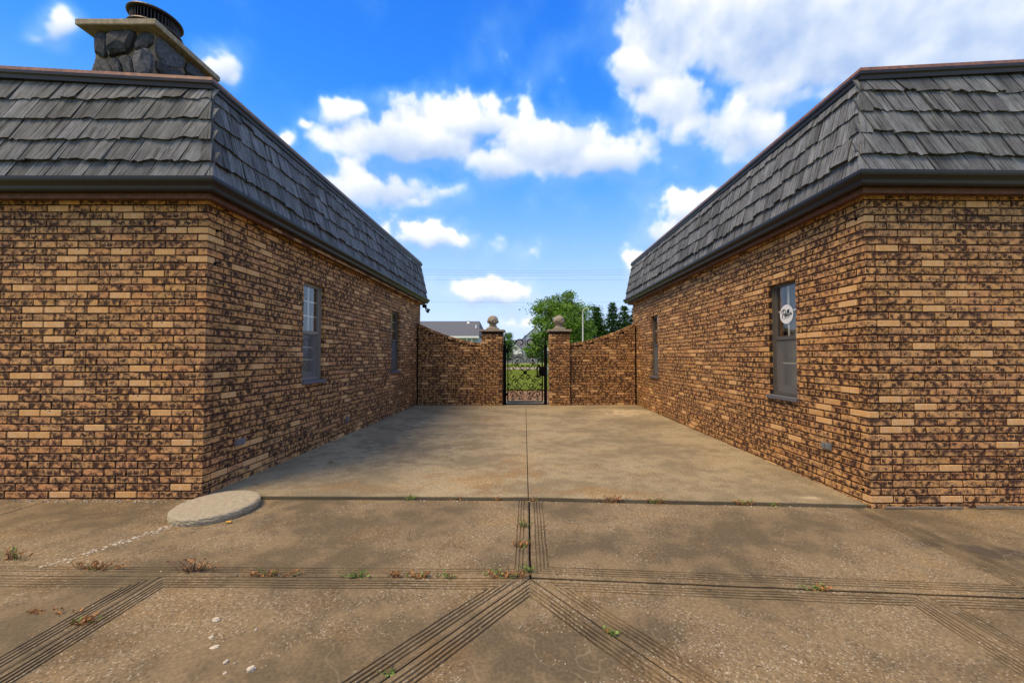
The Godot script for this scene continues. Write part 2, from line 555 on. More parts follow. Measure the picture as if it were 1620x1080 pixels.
# ---------------------------------------------------------------- bricks
func brick_mesh(l: float, h: float, deep: float, kind: int) -> MB:
	var key := "%d_%d_%d_%d" % [roundi(l * 1000), roundi(h * 1000), roundi(deep * 1000), kind]
	if brick_cache.has(key):
		return brick_cache[key]
	var r := RandomNumberGenerator.new()
	r.seed = key.hash()
	var b := MB.new()
	var band: int = [0, 1, 1, 1, 1, 1, 2, 2, 2, 2][kind % 10] if kind >= 10 else [0, 0, 1, 1, 1, 1, 1, 2, 2, 2][kind]
	var off := Vector2(r.randf_range(0.06, 0.94), (band + r.randf_range(0.12, 0.88)) / 3.0)
	var t := r.randf_range(0.78, 1.12)
	b.tint = Color(t * r.randf_range(0.98, 1.14), t, t * r.randf_range(0.84, 1.12))
	if kind % 10 == 0:
		b.tint = Color(1.16, 1.12, 1.14) * r.randf_range(0.95, 1.05)
		b.tint.a = 1.0
	b.chamfer_box(Vector3(-l / 2, -h / 2, -deep / 2), Vector3(l / 2, h / 2, deep / 2), minf(0.003, h * 0.2), off, 0.5)
	brick_cache[key] = b
	return b

# which kind of brick lies there: darker ones gather low down and in patches
var patch: FastNoiseLite
func brick_kind(p: Vector3) -> int:
	if patch == null:
		patch = noise(77, 0.45, 2)
	var k := rng.randi() % 40
	var dark := 0.20 + 0.40 * patch.get_noise_3dv(p) + 0.38 * clampf(1.0 - p.y / 1.3, 0.0, 1.0)
	if rng.randf() < dark:
		k = 7 + rng.randi() % 3 + 10 * (rng.randi() % 4)
	return k

# how large a face of AREA at P with normal N shows; 0 outside the picture
func shows(p: Vector3, n: Vector3, area: float) -> float:
	var d := p - eye
	if d.z > -0.3:
		return 0.0
	var u := 835.1 + 606.7 * d.x / -d.z
	var v := 563.3 - 606.7 * d.y / -d.z
	if u < -15 or u > 1635 or v < -15 or v > 1095:
		return 0.0
	return area * maxf(0.0, -d.normalized().dot(n)) / d.length_squared()

# LIST holds {mesh, at (Transform3D), seen}; the 300 that show largest become parts of their own, the rest one mesh
func lay(list: Array, called: String, mass: String, material: Material, parent: Node, most := 300) -> void:
	list.sort_custom(func(a, b): return a.seen > b.seen)
	var rest := MB.new()
	var shared := {}
	for i in list.size():
		var e: Dictionary = list[i]
		if i < most and e.seen > 0.0:
			if not shared.has(e.mesh):
				shared[e.mesh] = e.mesh.mesh()
			var o := obj(called, shared[e.mesh], material, parent)
			o.transform = e.at
		else:
			rest.add(e.mesh, e.at)
	if rest.v.size():
		obj(mass, rest, material, parent, false, "stuff")

# ---------------------------------------------------------------- one of the two buildings
# Its own axes: lx runs along the front away from the courtyard, lz along the courtyard side away from the camera.
# SIDE is -1 for the building on the left, +1 for the one on the right.
func at_(side: float, lx: float, y: float, lz: float) -> Vector3:
	return Vector3(side * lx, y, -lz)

func building(side: float, corner: Vector3, turn: float, L: float, openings: Array, module: float, rise: float, label: String) -> Node3D:
	var b := base("brick_building", label, "building", corner, "low brick buildings with shake mansard roofs", turn)
	var W := 6.0
	var top := 2.745
	var wall := MB.new()
	var deep := 0.22
	# mortar body, 10 mm behind the brick faces
	var cuts := [0.0]
	for o in openings:
		cuts.append_array([o.a - 0.005, o.b + 0.005])
	cuts.append(L)
	var lo := -0.3
	for i in range(0, cuts.size() - 1, 2):
		wall.box(at_(side, 0.010, lo, cuts[i] + (0.23 if i == 0 else 0.0)), at_(side, deep, 3.0, cuts[i + 1]))
	for o in openings:
		wall.box(at_(side, 0.010, lo, o.a - 0.005), at_(side, deep, o.lo - 0.005, o.b + 0.005))
		wall.box(at_(side, 0.010, o.hi + 0.005, o.a - 0.005), at_(side, deep, 3.0, o.b + 0.005))
	wall.box(at_(side, 0.010, lo, 0.010), at_(side, W, 3.0, 0.23))
	wall.box(at_(side, deep, lo, L - 0.2), at_(side, W, 3.0, L))
	wall.box(at_(side, W - 0.2, lo, 0.23), at_(side, W, 3.0, L - 0.2))
	var wn := obj("wall", wall, M.mortar, b)
	var xf := Transform3D(Basis(Vector3.UP, turn), corner)
	var list := []
	var courses := 42
	for k in range(-1, courses):
		var y := k * COURSE + 0.029 + JOINT / 2.0
		var h := COURSE - JOINT
		if y - h / 2 > top: break
		var odd := absi(k) % 2 == 1
		# the corner brick shows a face and an end
		var cl := module - JOINT
		var c_mesh := brick_mesh(cl, h, BRICK_DEEP, brick_kind(xf * at_(side, 0, y, 0)))
		var ct := Transform3D(Basis(), at_(side, cl / 2, y, BRICK_DEEP / 2)) if not odd else Transform3D(Basis(Vector3.UP, PI / 2), at_(side, BRICK_DEEP / 2, y, cl / 2))
		list.append({"mesh": c_mesh, "at": ct, "seen": shows(xf * ct.origin, xf.basis * Vector3(0, 0, 1), 0.012)})
		# front
		var x := (module if not odd else BRICK_DEEP + JOINT)
		while x < W - 0.05:
			var l := module - JOINT + rng.randf_range(-0.0015, 0.0015)
			var m := brick_mesh(module - JOINT, h, BRICK_DEEP, brick_kind(xf * at_(side, x, y, 0)))
			var t := Transform3D(Basis(Vector3.UP, rng.randf_range(-0.006, 0.006) + (PI if rng.randf() < 0.5 else 0.0)), at_(side, x + l / 2, y + rng.randf_range(-0.0012, 0.0012), BRICK_DEEP / 2 + rng.randf_range(-0.0015, 0.0015)))
			list.append({"mesh": m, "at": t, "seen": shows(xf * t.origin, xf.basis * Vector3(0, 0, 1), 0.012)})
			x += module
		# courtyard side, interrupted by the windows
		var z := (module if odd else BRICK_DEEP + JOINT)
		var walls := [[z, L]]
		for o in openings:
			if y > o.lo and y < o.hi:
				walls[-1][1] = o.a
				walls.append([o.b, L])
		while z < L - 0.03:
			for s in walls:
				var a := maxf(z, s[0])
				var e := minf(z + module - JOINT, s[1])
				if e - a < 0.025:
					continue
				var m := brick_mesh(snappedf(e - a, 0.008), h, BRICK_DEEP, brick_kind(xf * at_(side, 0, y, a)))
				var t := Transform3D(Basis(Vector3.UP, PI / 2 + rng.randf_range(-0.006, 0.006) + (PI if rng.randf() < 0.5 else 0.0)), at_(side, BRICK_DEEP / 2 + rng.randf_range(-0.0015, 0.0015), y + rng.randf_range(-0.0012, 0.0012), (a + e) / 2))
				list.append({"mesh": m, "at": t, "seen": shows(xf * t.origin, xf.basis * Vector3(-side, 0, 0), 0.057 * (e - a))})
			z += module
	lay(list, "brick", "bricks", M.brick, wn)
	roof(b, xf, side, L, W, rise)
	# inside: floor and ceiling close the room
	var room := MB.new()
	room.box(at_(side, deep, -0.3, 0.23), at_(side, W - 0.2, 0.0, L - 0.2))
	room.box(at_(side, 0.02, 3.0, 0.02), at_(side, W - 0.02, 3.1, L - 0.02))
	obj("floor_and_ceiling", room, M.room, b)
	return b

# a profile of (outward distance from the wall, height) swept round the eaves
func sweep(prof: Array, side: float, L: float, W: float, rise := 0.0, closed := true) -> MB:
	var m := MB.new()
	var n := prof.size()
	var last := n if closed else n - 1
	var run := 0.0
	for s in 4:
		for i in last:
			var p: Vector2 = prof[i]
			var q: Vector2 = prof[(i + 1) % n]
			var ends := []
			for k in [0, 1]:
				for r in [p, q]:
					var o: float = r.x
					match s + k:
						0: ends.append(at_(side, W, r.y + rise, -o))
						1: ends.append(at_(side, minf(2.2, W), r.y + rise, -o))
						2: ends.append(at_(side, -o, r.y, -o))
						3: ends.append(at_(side, -o, r.y, L + o))
						4: ends.append(at_(side, W, r.y, L + o))
			m.sheet(ends[0], ends[2], ends[3], ends[1], Vector2(run, i * 0.1))
		run += 3.0
	return m

func roof(b: Node3D, xf: Transform3D, side: float, L: float, W: float, rise: float) -> void:
	var e := 0.205
	obj("soffit", sweep([Vector2(-0.05, 2.760), Vector2(-0.05, 2.748), Vector2(0.10, 2.742), Vector2(0.10, 2.760)], side, L, W), M.fascia, b)
	var fas := obj("fascia_board", sweep([Vector2(0.085, 2.88), Vector2(0.085, 2.728), Vector2(0.103, 2.728), Vector2(0.103, 2.88)], side, L, W), M.fascia, b)
	# strips where the paint has peeled off the lower edge of the board along the courtyard
	var z := 0.0
	while z < (L - 0.5 if side < 0 else 2.6):
		var l := rng.randf_range(0.15, 0.7)
		if rng.randf() < (0.78 if side < 0 else 0.45):
			var f := MB.new()
			var steps := 8
			for i in steps:
				var z0 := z + l * i / steps
				var z1 := z + l * (i + 1) / steps
				var h0 := 0.012 + 0.024 * absf(sin(i * 2.1 + z * 3.0)) * sin(PI * (i + 0.2) / (steps + 0.4))
				var h1 := 0.012 + 0.024 * absf(sin((i + 1) * 2.1 + z * 3.0)) * sin(PI * (i + 1.2) / (steps + 1.4))
				f.sheet(at_(side, -0.1055, 2.731 + h0, z0), at_(side, -0.1055, 2.731 + h1, z1), at_(side, -0.1055, 2.729, z1), at_(side, -0.1055, 2.729, z0), Vector2(z0, 0))
				f.sheet(at_(side, -0.1055, 2.7265, z0), at_(side, -0.1055, 2.7265, z1), at_(side, -0.088, 2.7265, z1), at_(side, -0.088, 2.7265, z0), Vector2(z0, 0))
			obj("peeled_patch", f, M.bare_wood, fas)
		z += l + rng.randf_range(0.0, 0.25)
	obj("gutter", sweep([Vector2(0.1045, 2.885), Vector2(0.1045, 2.775), Vector2(0.158, 2.772), Vector2(0.170, 2.785), Vector2(0.176, 2.812), Vector2(0.190, 2.832), Vector2(0.203, 2.845), Vector2(0.208, 2.862), Vector2(0.208, 2.887), Vector2(0.198, 2.887), Vector2(0.196, 2.866), Vector2(0.17, 2.84), Vector2(0.115, 2.83), Vector2(0.115, 2.885)], side, L, W), M.gutter, b)
	# slots in the soffit of the front
	for i in 9:
		var vs := MB.new()
		vs.box(at_(side, 0.12 + i * 0.40, 2.7400, -0.065), at_(side, 0.17 + i * 0.40, 2.7425, -0.045))
		obj("soffit_slot", vs, M.iron, b)
	var o0 := 0.150
	var o1 := -0.012
	var y0 := 2.855
	var y1 := 3.83
	var main := obj("mansard_roof", sweep([Vector2(o0 - 0.03, y0), Vector2(o1 - 0.03, y1 + 0.03), Vector2(o1 - 0.15, y1 + 0.03), Vector2(o0 - 0.15, y0)], side, L, W, 0.0), M.felt, b)
	# a wedge closes the front where its top edge climbs away from the courtyard
	var roof_top := MB.new()
	roof_top.box(at_(side, 0.12, 3.70, 0.12), at_(side, W, 3.80, L - 0.1))
	obj("flat_roof", roof_top, M.felt, b)
	obj("edge_trim", sweep([Vector2(o1 + 0.052, 3.865), Vector2(o1 + 0.052, 3.838), Vector2(o1 + 0.040, 3.826), Vector2(o1 + 0.034, 3.795), Vector2(o1 - 0.02, 3.795), Vector2(o1 - 0.02, 3.865)], side, L, W, rise), M.gutter, b)
	obj("copper_cap", sweep([Vector2(o1 + 0.040, 3.8685), Vector2(o1 + 0.036, 3.905), Vector2(o1 - 0.05, 3.935), Vector2(o1 - 0.22, 3.925), Vector2(o1 - 0.22, 3.8685)], side, L, W, rise), M.cap, b)
	obj("wood_backing", sweep([Vector2(o1 - 0.03, 3.5), Vector2(o1 - 0.022, 3.864), Vector2(o1 - 0.15, 3.864), Vector2(o1 - 0.15, 3.5)], side, L, W, rise), M.felt, b)
	# shakes
	var list := []
	var S := Vector2(o0 - o1, y1 - y0).length()
	for face in 3:
		var N: Vector3
		var V: Vector3
		var slope := (o0 - o1) / S
		var climb := (y1 - y0) / S
		match face:
			0:
				N = Vector3(0, slope, climb); V = Vector3(0, climb, -slope)
			1:
				N = Vector3(-side * climb, slope, 0); V = Vector3(side * slope, climb, 0)
			2:
				N = Vector3(0, slope, -climb); V = Vector3(0, climb, slope)
		var U := V.cross(N).normalized()
		var exposure := 0.213
		for r in 6:
			var v := -0.012 + r * exposure
			var far_end := (W if face == 0 else (L if face == 1 else 1.0))
			var o_at := lerpf(o0, o1, clampf(v / S, 0.0, 1.0))
			var u := -o_at + (-0.026 if face == 0 else -0.002)
			var first := true
			var end := far_end + (o_at if face == 1 else 0.0)
			while u < end:
				var w := snappedf(rng.randf_range(0.10, 0.25), 0.01)
				if rng.randf() < 0.2: w = snappedf(rng.randf_range(0.06, 0.10), 0.01)
				var lean := 0.0
				if first:
					w = 0.11
					lean = -(o0 - o1) / S
				elif face == 0:
					lean = 0.34
				w = minf(w, maxf(0.03, snappedf(end - u, 0.01)))
				var top_v := S - 0.01 + ((rise * clampf((u + 0.1) / 2.2, 0, 1)) if face == 0 else 0.0)
				var butt := v + rng.randf_range(-0.018, 0.018) * (1.0 if face == 1 else 0.7)
				var l := minf(0.33, top_v - butt)
				if l < 0.05:
					u += w
					first = false
					continue
				var way := 1.0
				var p: Vector3
				var hor: float = u + w / 2
				match face:
					0:
						p = at_(side, hor, y0, -o0); way = signf(U.dot(Vector3(side, 0, 0)))
					1:
						p = at_(side, -o0, y0, hor); way = signf(U.dot(Vector3(0, 0, -1)))
					2:
						p = at_(side, hor, y0, L + o0); way = signf(U.dot(Vector3(side, 0, 0)))
				p += V * butt
				# the sides of the front shakes lean towards the courtyard at their tops
				var m := shake_mesh(w - 0.009, snappedf(l, 0.01), -lean * way, rng.randi() % 5)
				var t := Transform3D(Basis(U, V, N).rotated(N, rng.randf_range(-0.012, 0.012)), p + N * (rng.randf_range(0.0, 0.004) - (0.014 if r == 0 else 0.0)))
				list.append({"mesh": m, "at": t, "seen": shows(xf * t.origin, xf.basis * N, w * minf(l, exposure)) if face < 2 else 0.0})
				u += w
				first = false
	lay(list, "wood_shake", "wood_shakes", M.shake, main)

# a split shake: thick at the butt, thin at the top, with an uneven lower edge
func shake_mesh(w: float, l: float, lean: float, kind: int) -> MB:
	var key := "%d_%d_%d_%d" % [roundi(w * 1000), roundi(l * 1000), roundi(lean * 100), kind]
	if shake_cache.has(key):
		return shake_cache[key]
	var r := RandomNumberGenerator.new()
	r.seed = key.hash()
	var m := MB.new()
	var g := r.randf_range(0.45, 1.08)
	m.tint = Color(g, g * r.randf_range(0.985, 1.0), g * r.randf_range(0.96, 1.02))
	var off := Vector2(r.randf(), r.randf())
	var n := 3
	var thick := r.randf_range(0.026, 0.042)
	var lo := []
	var hi := []
	var lob := []
	var hib := []
	for i in n + 1:
		var f := float(i) / n
		var x := (f - 0.5) * w
		var d := r.randf_range(-0.012, 0.012)
		var bump := r.randf_range(-0.002, 0.003)
		lo.append(Vector3(x, d, thick + bump)); lob.append(Vector3(x, d + 0.004, 0.0))
		hi.append(Vector3(x + lean * l, l, 0.004 + bump * 0.5)); hib.append(Vector3(x + lean * l, l, -0.004))
	for i in n:
		var u0 := off + Vector2(float(i) / n * w, 0) * 1.0
		var u1 := off + Vector2(float(i + 1) / n * w, 0) * 1.0
		var k := Vector2(0, l)
		m.quad(lo[i], hi[i], hi[i + 1], lo[i + 1], u0, u0 + k, u1 + k, u1)
		m.tint *= 0.6  # butt face darkened: the shadow line under each course is painted in
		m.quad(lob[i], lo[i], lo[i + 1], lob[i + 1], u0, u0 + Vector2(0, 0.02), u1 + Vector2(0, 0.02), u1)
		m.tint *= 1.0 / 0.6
		m.tint.a = 1.0
	m.quad(lob[0], hib[0], hi[0], lo[0], off, off + Vector2(0, l), off + Vector2(0.02, l), off + Vector2(0.02, 0))
	m.quad(lo[n], hi[n], hib[n], lob[n], off, off + Vector2(0, l), off + Vector2(0.02, l), off + Vector2(0.02, 0))
	m.quad(hib[0], hib[n], hi[n], hi[0])
	shake_cache[key] = m
	return m

# ---------------------------------------------------------------- windows of the courtyard sides
# o: {a, b, lo, hi} in building axes; meet: height of the meeting rail
func window(b: Node3D, side: float, o: Dictionary, meet: float, dark: bool, grid: Vector2i, sticker: bool, label: String) -> Node3D:
	var w := Node3D.new()
	put(w, "window", b)
	if label: w.set_meta("label", label)
	var in0 := 0.046
	var fm: Material = M.frame_dark if dark else M.frame
	var fr := MB.new()
	# stepped jambs and head
	for s in [[0.0, 0.016, 0.0], [0.016, 0.026, 0.008], [0.026, 0.036, 0.016]]:
		var x0: float = in0 + s[2]
		var x1: float = 0.17
		fr.box(at_(side, x0, o.lo + s[0], o.a + s[0]), at_(side, x1, o.hi - s[0], o.a + s[1]))
		fr.box(at_(side, x0, o.lo + s[0], o.b - s[1]), at_(side, x1, o.hi - s[0], o.b - s[0]))
		fr.box(at_(side, x0, o.hi - s[1], o.a + s[1]), at_(side, x1, o.hi - s[0], o.b - s[1]))
		fr.box(at_(side, x0, o.lo + s[0], o.a + s[1]), at_(side, x1, o.lo + s[1], o.b - s[1]))
	obj("frame", fr, fm, w)
	var sill := MB.new()
	sill.chamfer_box(at_(side, -0.035, o.lo - 0.052, o.a - 0.02), at_(side, 0.045, o.lo - 0.004, o.b + 0.02), 0.006)
	obj("sill", sill, M.sill, w)
	var a: float = o.a + 0.036
	var c: float = o.b - 0.036
	# upper sash
	var up := MB.new()
	var ux := in0 + 0.018
	var st := 0.024
	up.box(at_(side, ux, meet - 0.02, a), at_(side, ux + 0.035, o.hi - 0.036, a + st))
	up.box(at_(side, ux, meet - 0.02, c - st), at_(side, ux + 0.035, o.hi - 0.036, c))
	up.box(at_(side, ux, o.hi - 0.036 - st, a + st), at_(side, ux + 0.035, o.hi - 0.036, c - st))
	up.box(at_(side, ux - 0.004, meet - 0.022, a + st), at_(side, ux + 0.035, meet + 0.022, c - st))
	obj("sash", up, fm, w)
	var lip := MB.new()
	lip.box(at_(side, ux + 0.040, meet + 0.02, c - st - 0.002), at_(side, ux + 0.075, o.hi - 0.06, c - st - 0.016))
	lip.box(at_(side, ux + 0.040, meet + 0.02, a + st + 0.002), at_(side, ux + 0.075, o.hi - 0.06, a + st + 0.016))
	obj("wooden_stop", lip, M.wood_inside, w)
	var gx := ux + 0.016
	var gl := MB.new()
	gl.sheet(at_(side, gx, o.hi - 0.06, a + 0.01), at_(side, gx, o.hi - 0.06, c - 0.01), at_(side, gx, meet, c - 0.01), at_(side, gx, meet, a + 0.01))
	gl.sheet(at_(side, gx + 0.003, o.hi - 0.06, a + 0.01), at_(side, gx + 0.003, o.hi - 0.06, c - 0.01), at_(side, gx + 0.003, meet, c - 0.01), at_(side, gx + 0.003, meet, a + 0.01))
	obj("pane", gl, M.glass, w)
	for i in range(1, grid.x):
		var zz := lerpf(a + st, c - st, float(i) / grid.x)
		var mu := MB.new()
		mu.box(at_(side, gx + 0.004, meet + 0.022, zz - 0.009), at_(side, gx + 0.018, o.hi - 0.036 - st, zz + 0.009))
		obj("muntin", mu, M.muntin, w)
	for i in range(1, grid.y):
		var yy := lerpf(meet + 0.022, o.hi - 0.036 - st, float(i) / grid.y)
		var mu := MB.new()
		mu.box(at_(side, gx + 0.005, yy - 0.009, a + st), at_(side, gx + 0.019, yy + 0.009, c - st))
		obj("muntin", mu, M.muntin, w)
	# lower sash, set further in, behind an insect screen
	var dn := MB.new()
	var lx := ux + 0.040
	dn.box(at_(side, lx, o.lo + 0.036, a), at_(side, lx + 0.035, meet + 0.01, a + 0.034))
	dn.box(at_(side, lx, o.lo + 0.036, c - 0.034), at_(side, lx + 0.035, meet + 0.01, c))
	dn.box(at_(side, lx, meet - 0.034, a + 0.034), at_(side, lx + 0.035, meet + 0.01, c - 0.034))
	dn.box(at_(side, lx, o.lo + 0.036, a + 0.034), at_(side, lx + 0.035, o.lo + 0.11, c - 0.034))
	obj("sash", dn, fm, w)
	var gl2 := MB.new()
	gl2.sheet(at_(side, lx + 0.016, meet, a + 0.01), at_(side, lx + 0.016, meet, c - 0.01), at_(side, lx + 0.016, o.lo + 0.06, c - 0.01), at_(side, lx + 0.016, o.lo + 0.06, a + 0.01))
	obj("pane", gl2, M.glass, w)
	for i in range(1, grid.y):
		var yy := lerpf(o.lo + 0.11, meet - 0.034, float(i) / grid.y)
		var mu := MB.new()
		mu.box(at_(side, lx + 0.021, yy - 0.009, a + 0.034), at_(side, lx + 0.034, yy + 0.009, c - 0.034))
		obj("muntin", mu, M.muntin, w)
	var sc := MB.new()
	sc.sheet(at_(side, ux + 0.006, meet - 0.022, a), at_(side, ux + 0.006, meet - 0.022, c), at_(side, ux + 0.006, o.lo + 0.036, c), at_(side, ux + 0.006, o.lo + 0.036, a))
	obj("insect_screen", sc, M.screen, w)
	# pale folds added inside; full width on the right, in place of bright reflections
	var cu := MB.new()
	var wide := (c - a + 0.3) if side > 0 else 0.20
	var n := int(wide / 0.012)
	for i in n:
		var z0: float = c + (0.15 if side > 0 else 0.0) - wide * i / n
		var z1: float = c + (0.15 if side > 0 else 0.0) - wide * (i + 1) / n
		var d0 := 0.30 + 0.014 * sin(i * 1.1) + 0.006 * sin(i * 0.37)
		var d1 := 0.30 + 0.014 * sin((i + 1) * 1.1) + 0.006 * sin((i + 1) * 0.37)
		cu.sheet(at_(side, d0, o.hi, z0), at_(side, d1, o.hi, z1), at_(side, d1, o.lo - 0.1, z1), at_(side, d0, o.lo - 0.1, z0))
	obj("added_curtain", cu, M.added_curtain, w)
	if sticker:
		var zc: float = lerpf(a, c, 0.56)
		var yc: float = 1.80
		var r := 0.115
		var disc := MB.new()
		for i in 28:
			var t0 := TAU * i / 28
			var t1 := TAU * (i + 1) / 28
			disc.tri(at_(side, gx - 0.002, yc, zc), at_(side, gx - 0.002, yc + sin(t0) * r, zc + cos(t0) * r), at_(side, gx - 0.002, yc + sin(t1) * r, zc + cos(t1) * r))
		obj("sticker", disc, M.sticker, w)
		# handwriting on the sticker: pen strokes; x to the right as seen from the courtyard
		var strokes := [
			[[-0.66, -0.36], [-0.56, 0.0], [-0.44, 0.36], [-0.40, 0.46]],
			[[-0.76, 0.26], [-0.62, 0.44], [-0.36, 0.54], [-0.16, 0.46], [-0.10, 0.28], [-0.24, 0.10], [-0.50, 0.04]],
			[[-0.28, -0.12], [-0.10, -0.06], [-0.04, 0.08], [-0.14, 0.14], [-0.24, 0.02], [-0.24, -0.16], [-0.12, -0.22], [0.02, -0.12]],
			[[0.02, -0.12], [0.16, 0.16], [0.24, 0.40], [0.18, 0.46], [0.12, 0.24], [0.10, -0.06], [0.16, -0.16], [0.24, -0.08]],
			[[0.24, -0.08], [0.36, 0.20], [0.44, 0.44], [0.38, 0.50], [0.32, 0.28], [0.30, -0.02], [0.36, -0.12], [0.44, -0.04]],
			[[0.74, 0.14], [0.60, 0.16], [0.52, 0.06], [0.54, -0.06], [0.64, -0.06], [0.74, 0.14], [0.72, -0.02], [0.82, -0.02]],
			[[-0.46, -0.42], [0.02, -0.36], [0.56, -0.26]],
		]
		var ink := MB.new()
		for s in strokes:
			var cv := Curve3D.new()
			for i in s.size():
				var tan_ := (Vector2(s[mini(i + 1, s.size() - 1)][0], s[mini(i + 1, s.size() - 1)][1]) - Vector2(s[maxi(i - 1, 0)][0], s[maxi(i - 1, 0)][1])) * 0.16
				cv.add_point(Vector3(s[i][0], s[i][1], 0), -Vector3(tan_.x, tan_.y, 0), Vector3(tan_.x, tan_.y, 0))
			var pts := cv.tessellate(4, 3.0)
			var thin := 0.022 if s.size() == 3 else 0.05
			for i in pts.size() - 1:
				var dir := (pts[i + 1] - pts[i]).normalized()
				var nn := Vector3(-dir.y, dir.x, 0) * thin
				var q := []
				for p in [pts[i] + nn - dir * 0.01, pts[i + 1] + nn + dir * 0.01, pts[i + 1] - nn + dir * 0.01, pts[i] - nn - dir * 0.01]:
					q.append(at_(side, gx - 0.0035, yc + (p.y - 0.04) * r * 0.98, zc - p.x * r * 0.98))
				ink.quad(q[0], q[1], q[2], q[3])
		obj("lettering", ink, M.ink, w)
	return w

# ---------------------------------------------------------------- paving
func fore_y(x: float) -> float:
	return clampf(-0.026 - 0.0052 * x, -0.048, -0.008)

# POINTS: (x, distance ahead); EDGES: how much of the grooved border runs along the edge from that point to the next
func slab(parent: Node, called: String, points: Array, edges: Array, height: Callable, material: Material, uv_at: Callable, grooves := 4) -> void:
	var pts := []
	for p in points: pts.append(p)
	var eds := edges.duplicate()
	var area := 0.0
	for i in pts.size():
		area += pts[i].cross(pts[(i + 1) % pts.size()])
	if area < 0:
		pts.reverse()
		eds.reverse()
		eds.append(eds.pop_front())      # edge i now runs from the point it ran to before
	var prof := [Vector2(0.0, -0.05), Vector2(0.004, -0.006), Vector2(0.012, 0.0), Vector2(0.034, 0.0)]
	for g in grooves:
		var x := 0.036 + g * 0.0235
		prof.append_array([Vector2(x, 0.0), Vector2(x + 0.0025, -0.009), Vector2(x + 0.0075, -0.009), Vector2(x + 0.0110, 0.0)])
	prof.append(Vector2(0.16, 0.0))
	var rings := []
	for q in prof:
		var ring := []
		for i in pts.size():
			var a: Vector2 = pts[(i - 1 + pts.size()) % pts.size()]
			var b: Vector2 = pts[i]
			var c: Vector2 = pts[(i + 1) % pts.size()]
			var d0 := (b - a).normalized()
			var d1 := (c - b).normalized()
			var o0: float = edge_offset(q.x, eds[(i - 1 + pts.size()) % pts.size()])
			var o1: float = edge_offset(q.x, eds[i])
			var n0 := Vector2(-d0.y, d0.x)
			var n1 := Vector2(-d1.y, d1.x)
			var p0 := b + n0 * o0
			var p1 := b + n1 * o1
			var den := d0.cross(d1)
			var hit := p0 if absf(den) < 0.001 else p0 + d0 * ((p1 - p0).cross(d1) / den)
			ring.append(hit)
		rings.append(ring)
	var m := MB.new()
	# worn: nothing is quite straight or level
	var wear := noise(640, 1.7, 3)
	var chip := noise(641, 9.0, 2)
	var at := func(p: Vector2, dy: float) -> Vector3:
		var e := 0.0035 if grooves > 0 else 0.001
		return Vector3(p.x + wear.get_noise_2d(p.x, p.y) * e + chip.get_noise_2d(p.x, p.y) * e * 0.7, height.call(p) + dy + chip.get_noise_2d(p.y, p.x) * 0.0012 + wear.get_noise_2d(p.y, p.x) * 0.0015, -p.y + wear.get_noise_2d(p.x + 50.0, p.y) * e + chip.get_noise_2d(p.x + 50.0, p.y) * e * 0.7)
	var n := pts.size()
	for r in rings.size() - 1:
		# dirt fills the grooves, dust lies on the ridges between them
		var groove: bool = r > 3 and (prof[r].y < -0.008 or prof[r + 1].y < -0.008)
		var ridge := 0.38 if r == 0 else 1.22 if grooves > 0 and r < rings.size() - 2 else 1.0  # first ring: slab edges painted dark for the shadow in the joints
		for i in n:
			var j := (i + 1) % n
			# long edges are cut so that the slope of the ground is followed
			var parts := 40 if grooves > 0 else 10
			for k in parts:
				var f0 := float(k) / parts
				var f1 := float(k + 1) / parts
				var a: Vector2 = rings[r][i].lerp(rings[r][j], f0)
				var b: Vector2 = rings[r][i].lerp(rings[r][j], f1)
				var c: Vector2 = rings[r + 1][i].lerp(rings[r + 1][j], f1)
				var d: Vector2 = rings[r + 1][i].lerp(rings[r + 1][j], f0)
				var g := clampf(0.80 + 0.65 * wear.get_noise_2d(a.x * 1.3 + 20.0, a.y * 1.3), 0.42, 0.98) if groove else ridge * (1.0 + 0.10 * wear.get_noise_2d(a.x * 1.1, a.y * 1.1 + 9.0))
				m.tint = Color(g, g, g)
				var ya: float = prof[r].y
				var yb: float = prof[r + 1].y
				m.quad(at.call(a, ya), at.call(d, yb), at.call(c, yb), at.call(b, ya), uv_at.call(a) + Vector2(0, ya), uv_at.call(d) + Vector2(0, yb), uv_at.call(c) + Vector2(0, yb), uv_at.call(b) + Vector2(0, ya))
	m.tint = Color.WHITE
	var last: Array = rings[-1]
	var mid := Vector2.ZERO
	for p in last: mid += p
	mid /= n
	for i in n:
		var cuts := 40 if grooves > 0 else 10
		for k in cuts:
			var a: Vector2 = last[i].lerp(last[(i + 1) % n], float(k) / cuts)
			var b: Vector2 = last[i].lerp(last[(i + 1) % n], float(k + 1) / cuts)
			m.tri(at.call(a, 0), at.call(mid, 0), at.call(b, 0), uv_at.call(a), uv_at.call(mid), uv_at.call(b))
	obj(called, m, material, parent)

func edge_offset(x: float, share: float) -> float:
	if share > 0.5:
		return x
	return minf(x, 0.004) + maxf(0.0, x - 0.004) * 0.06

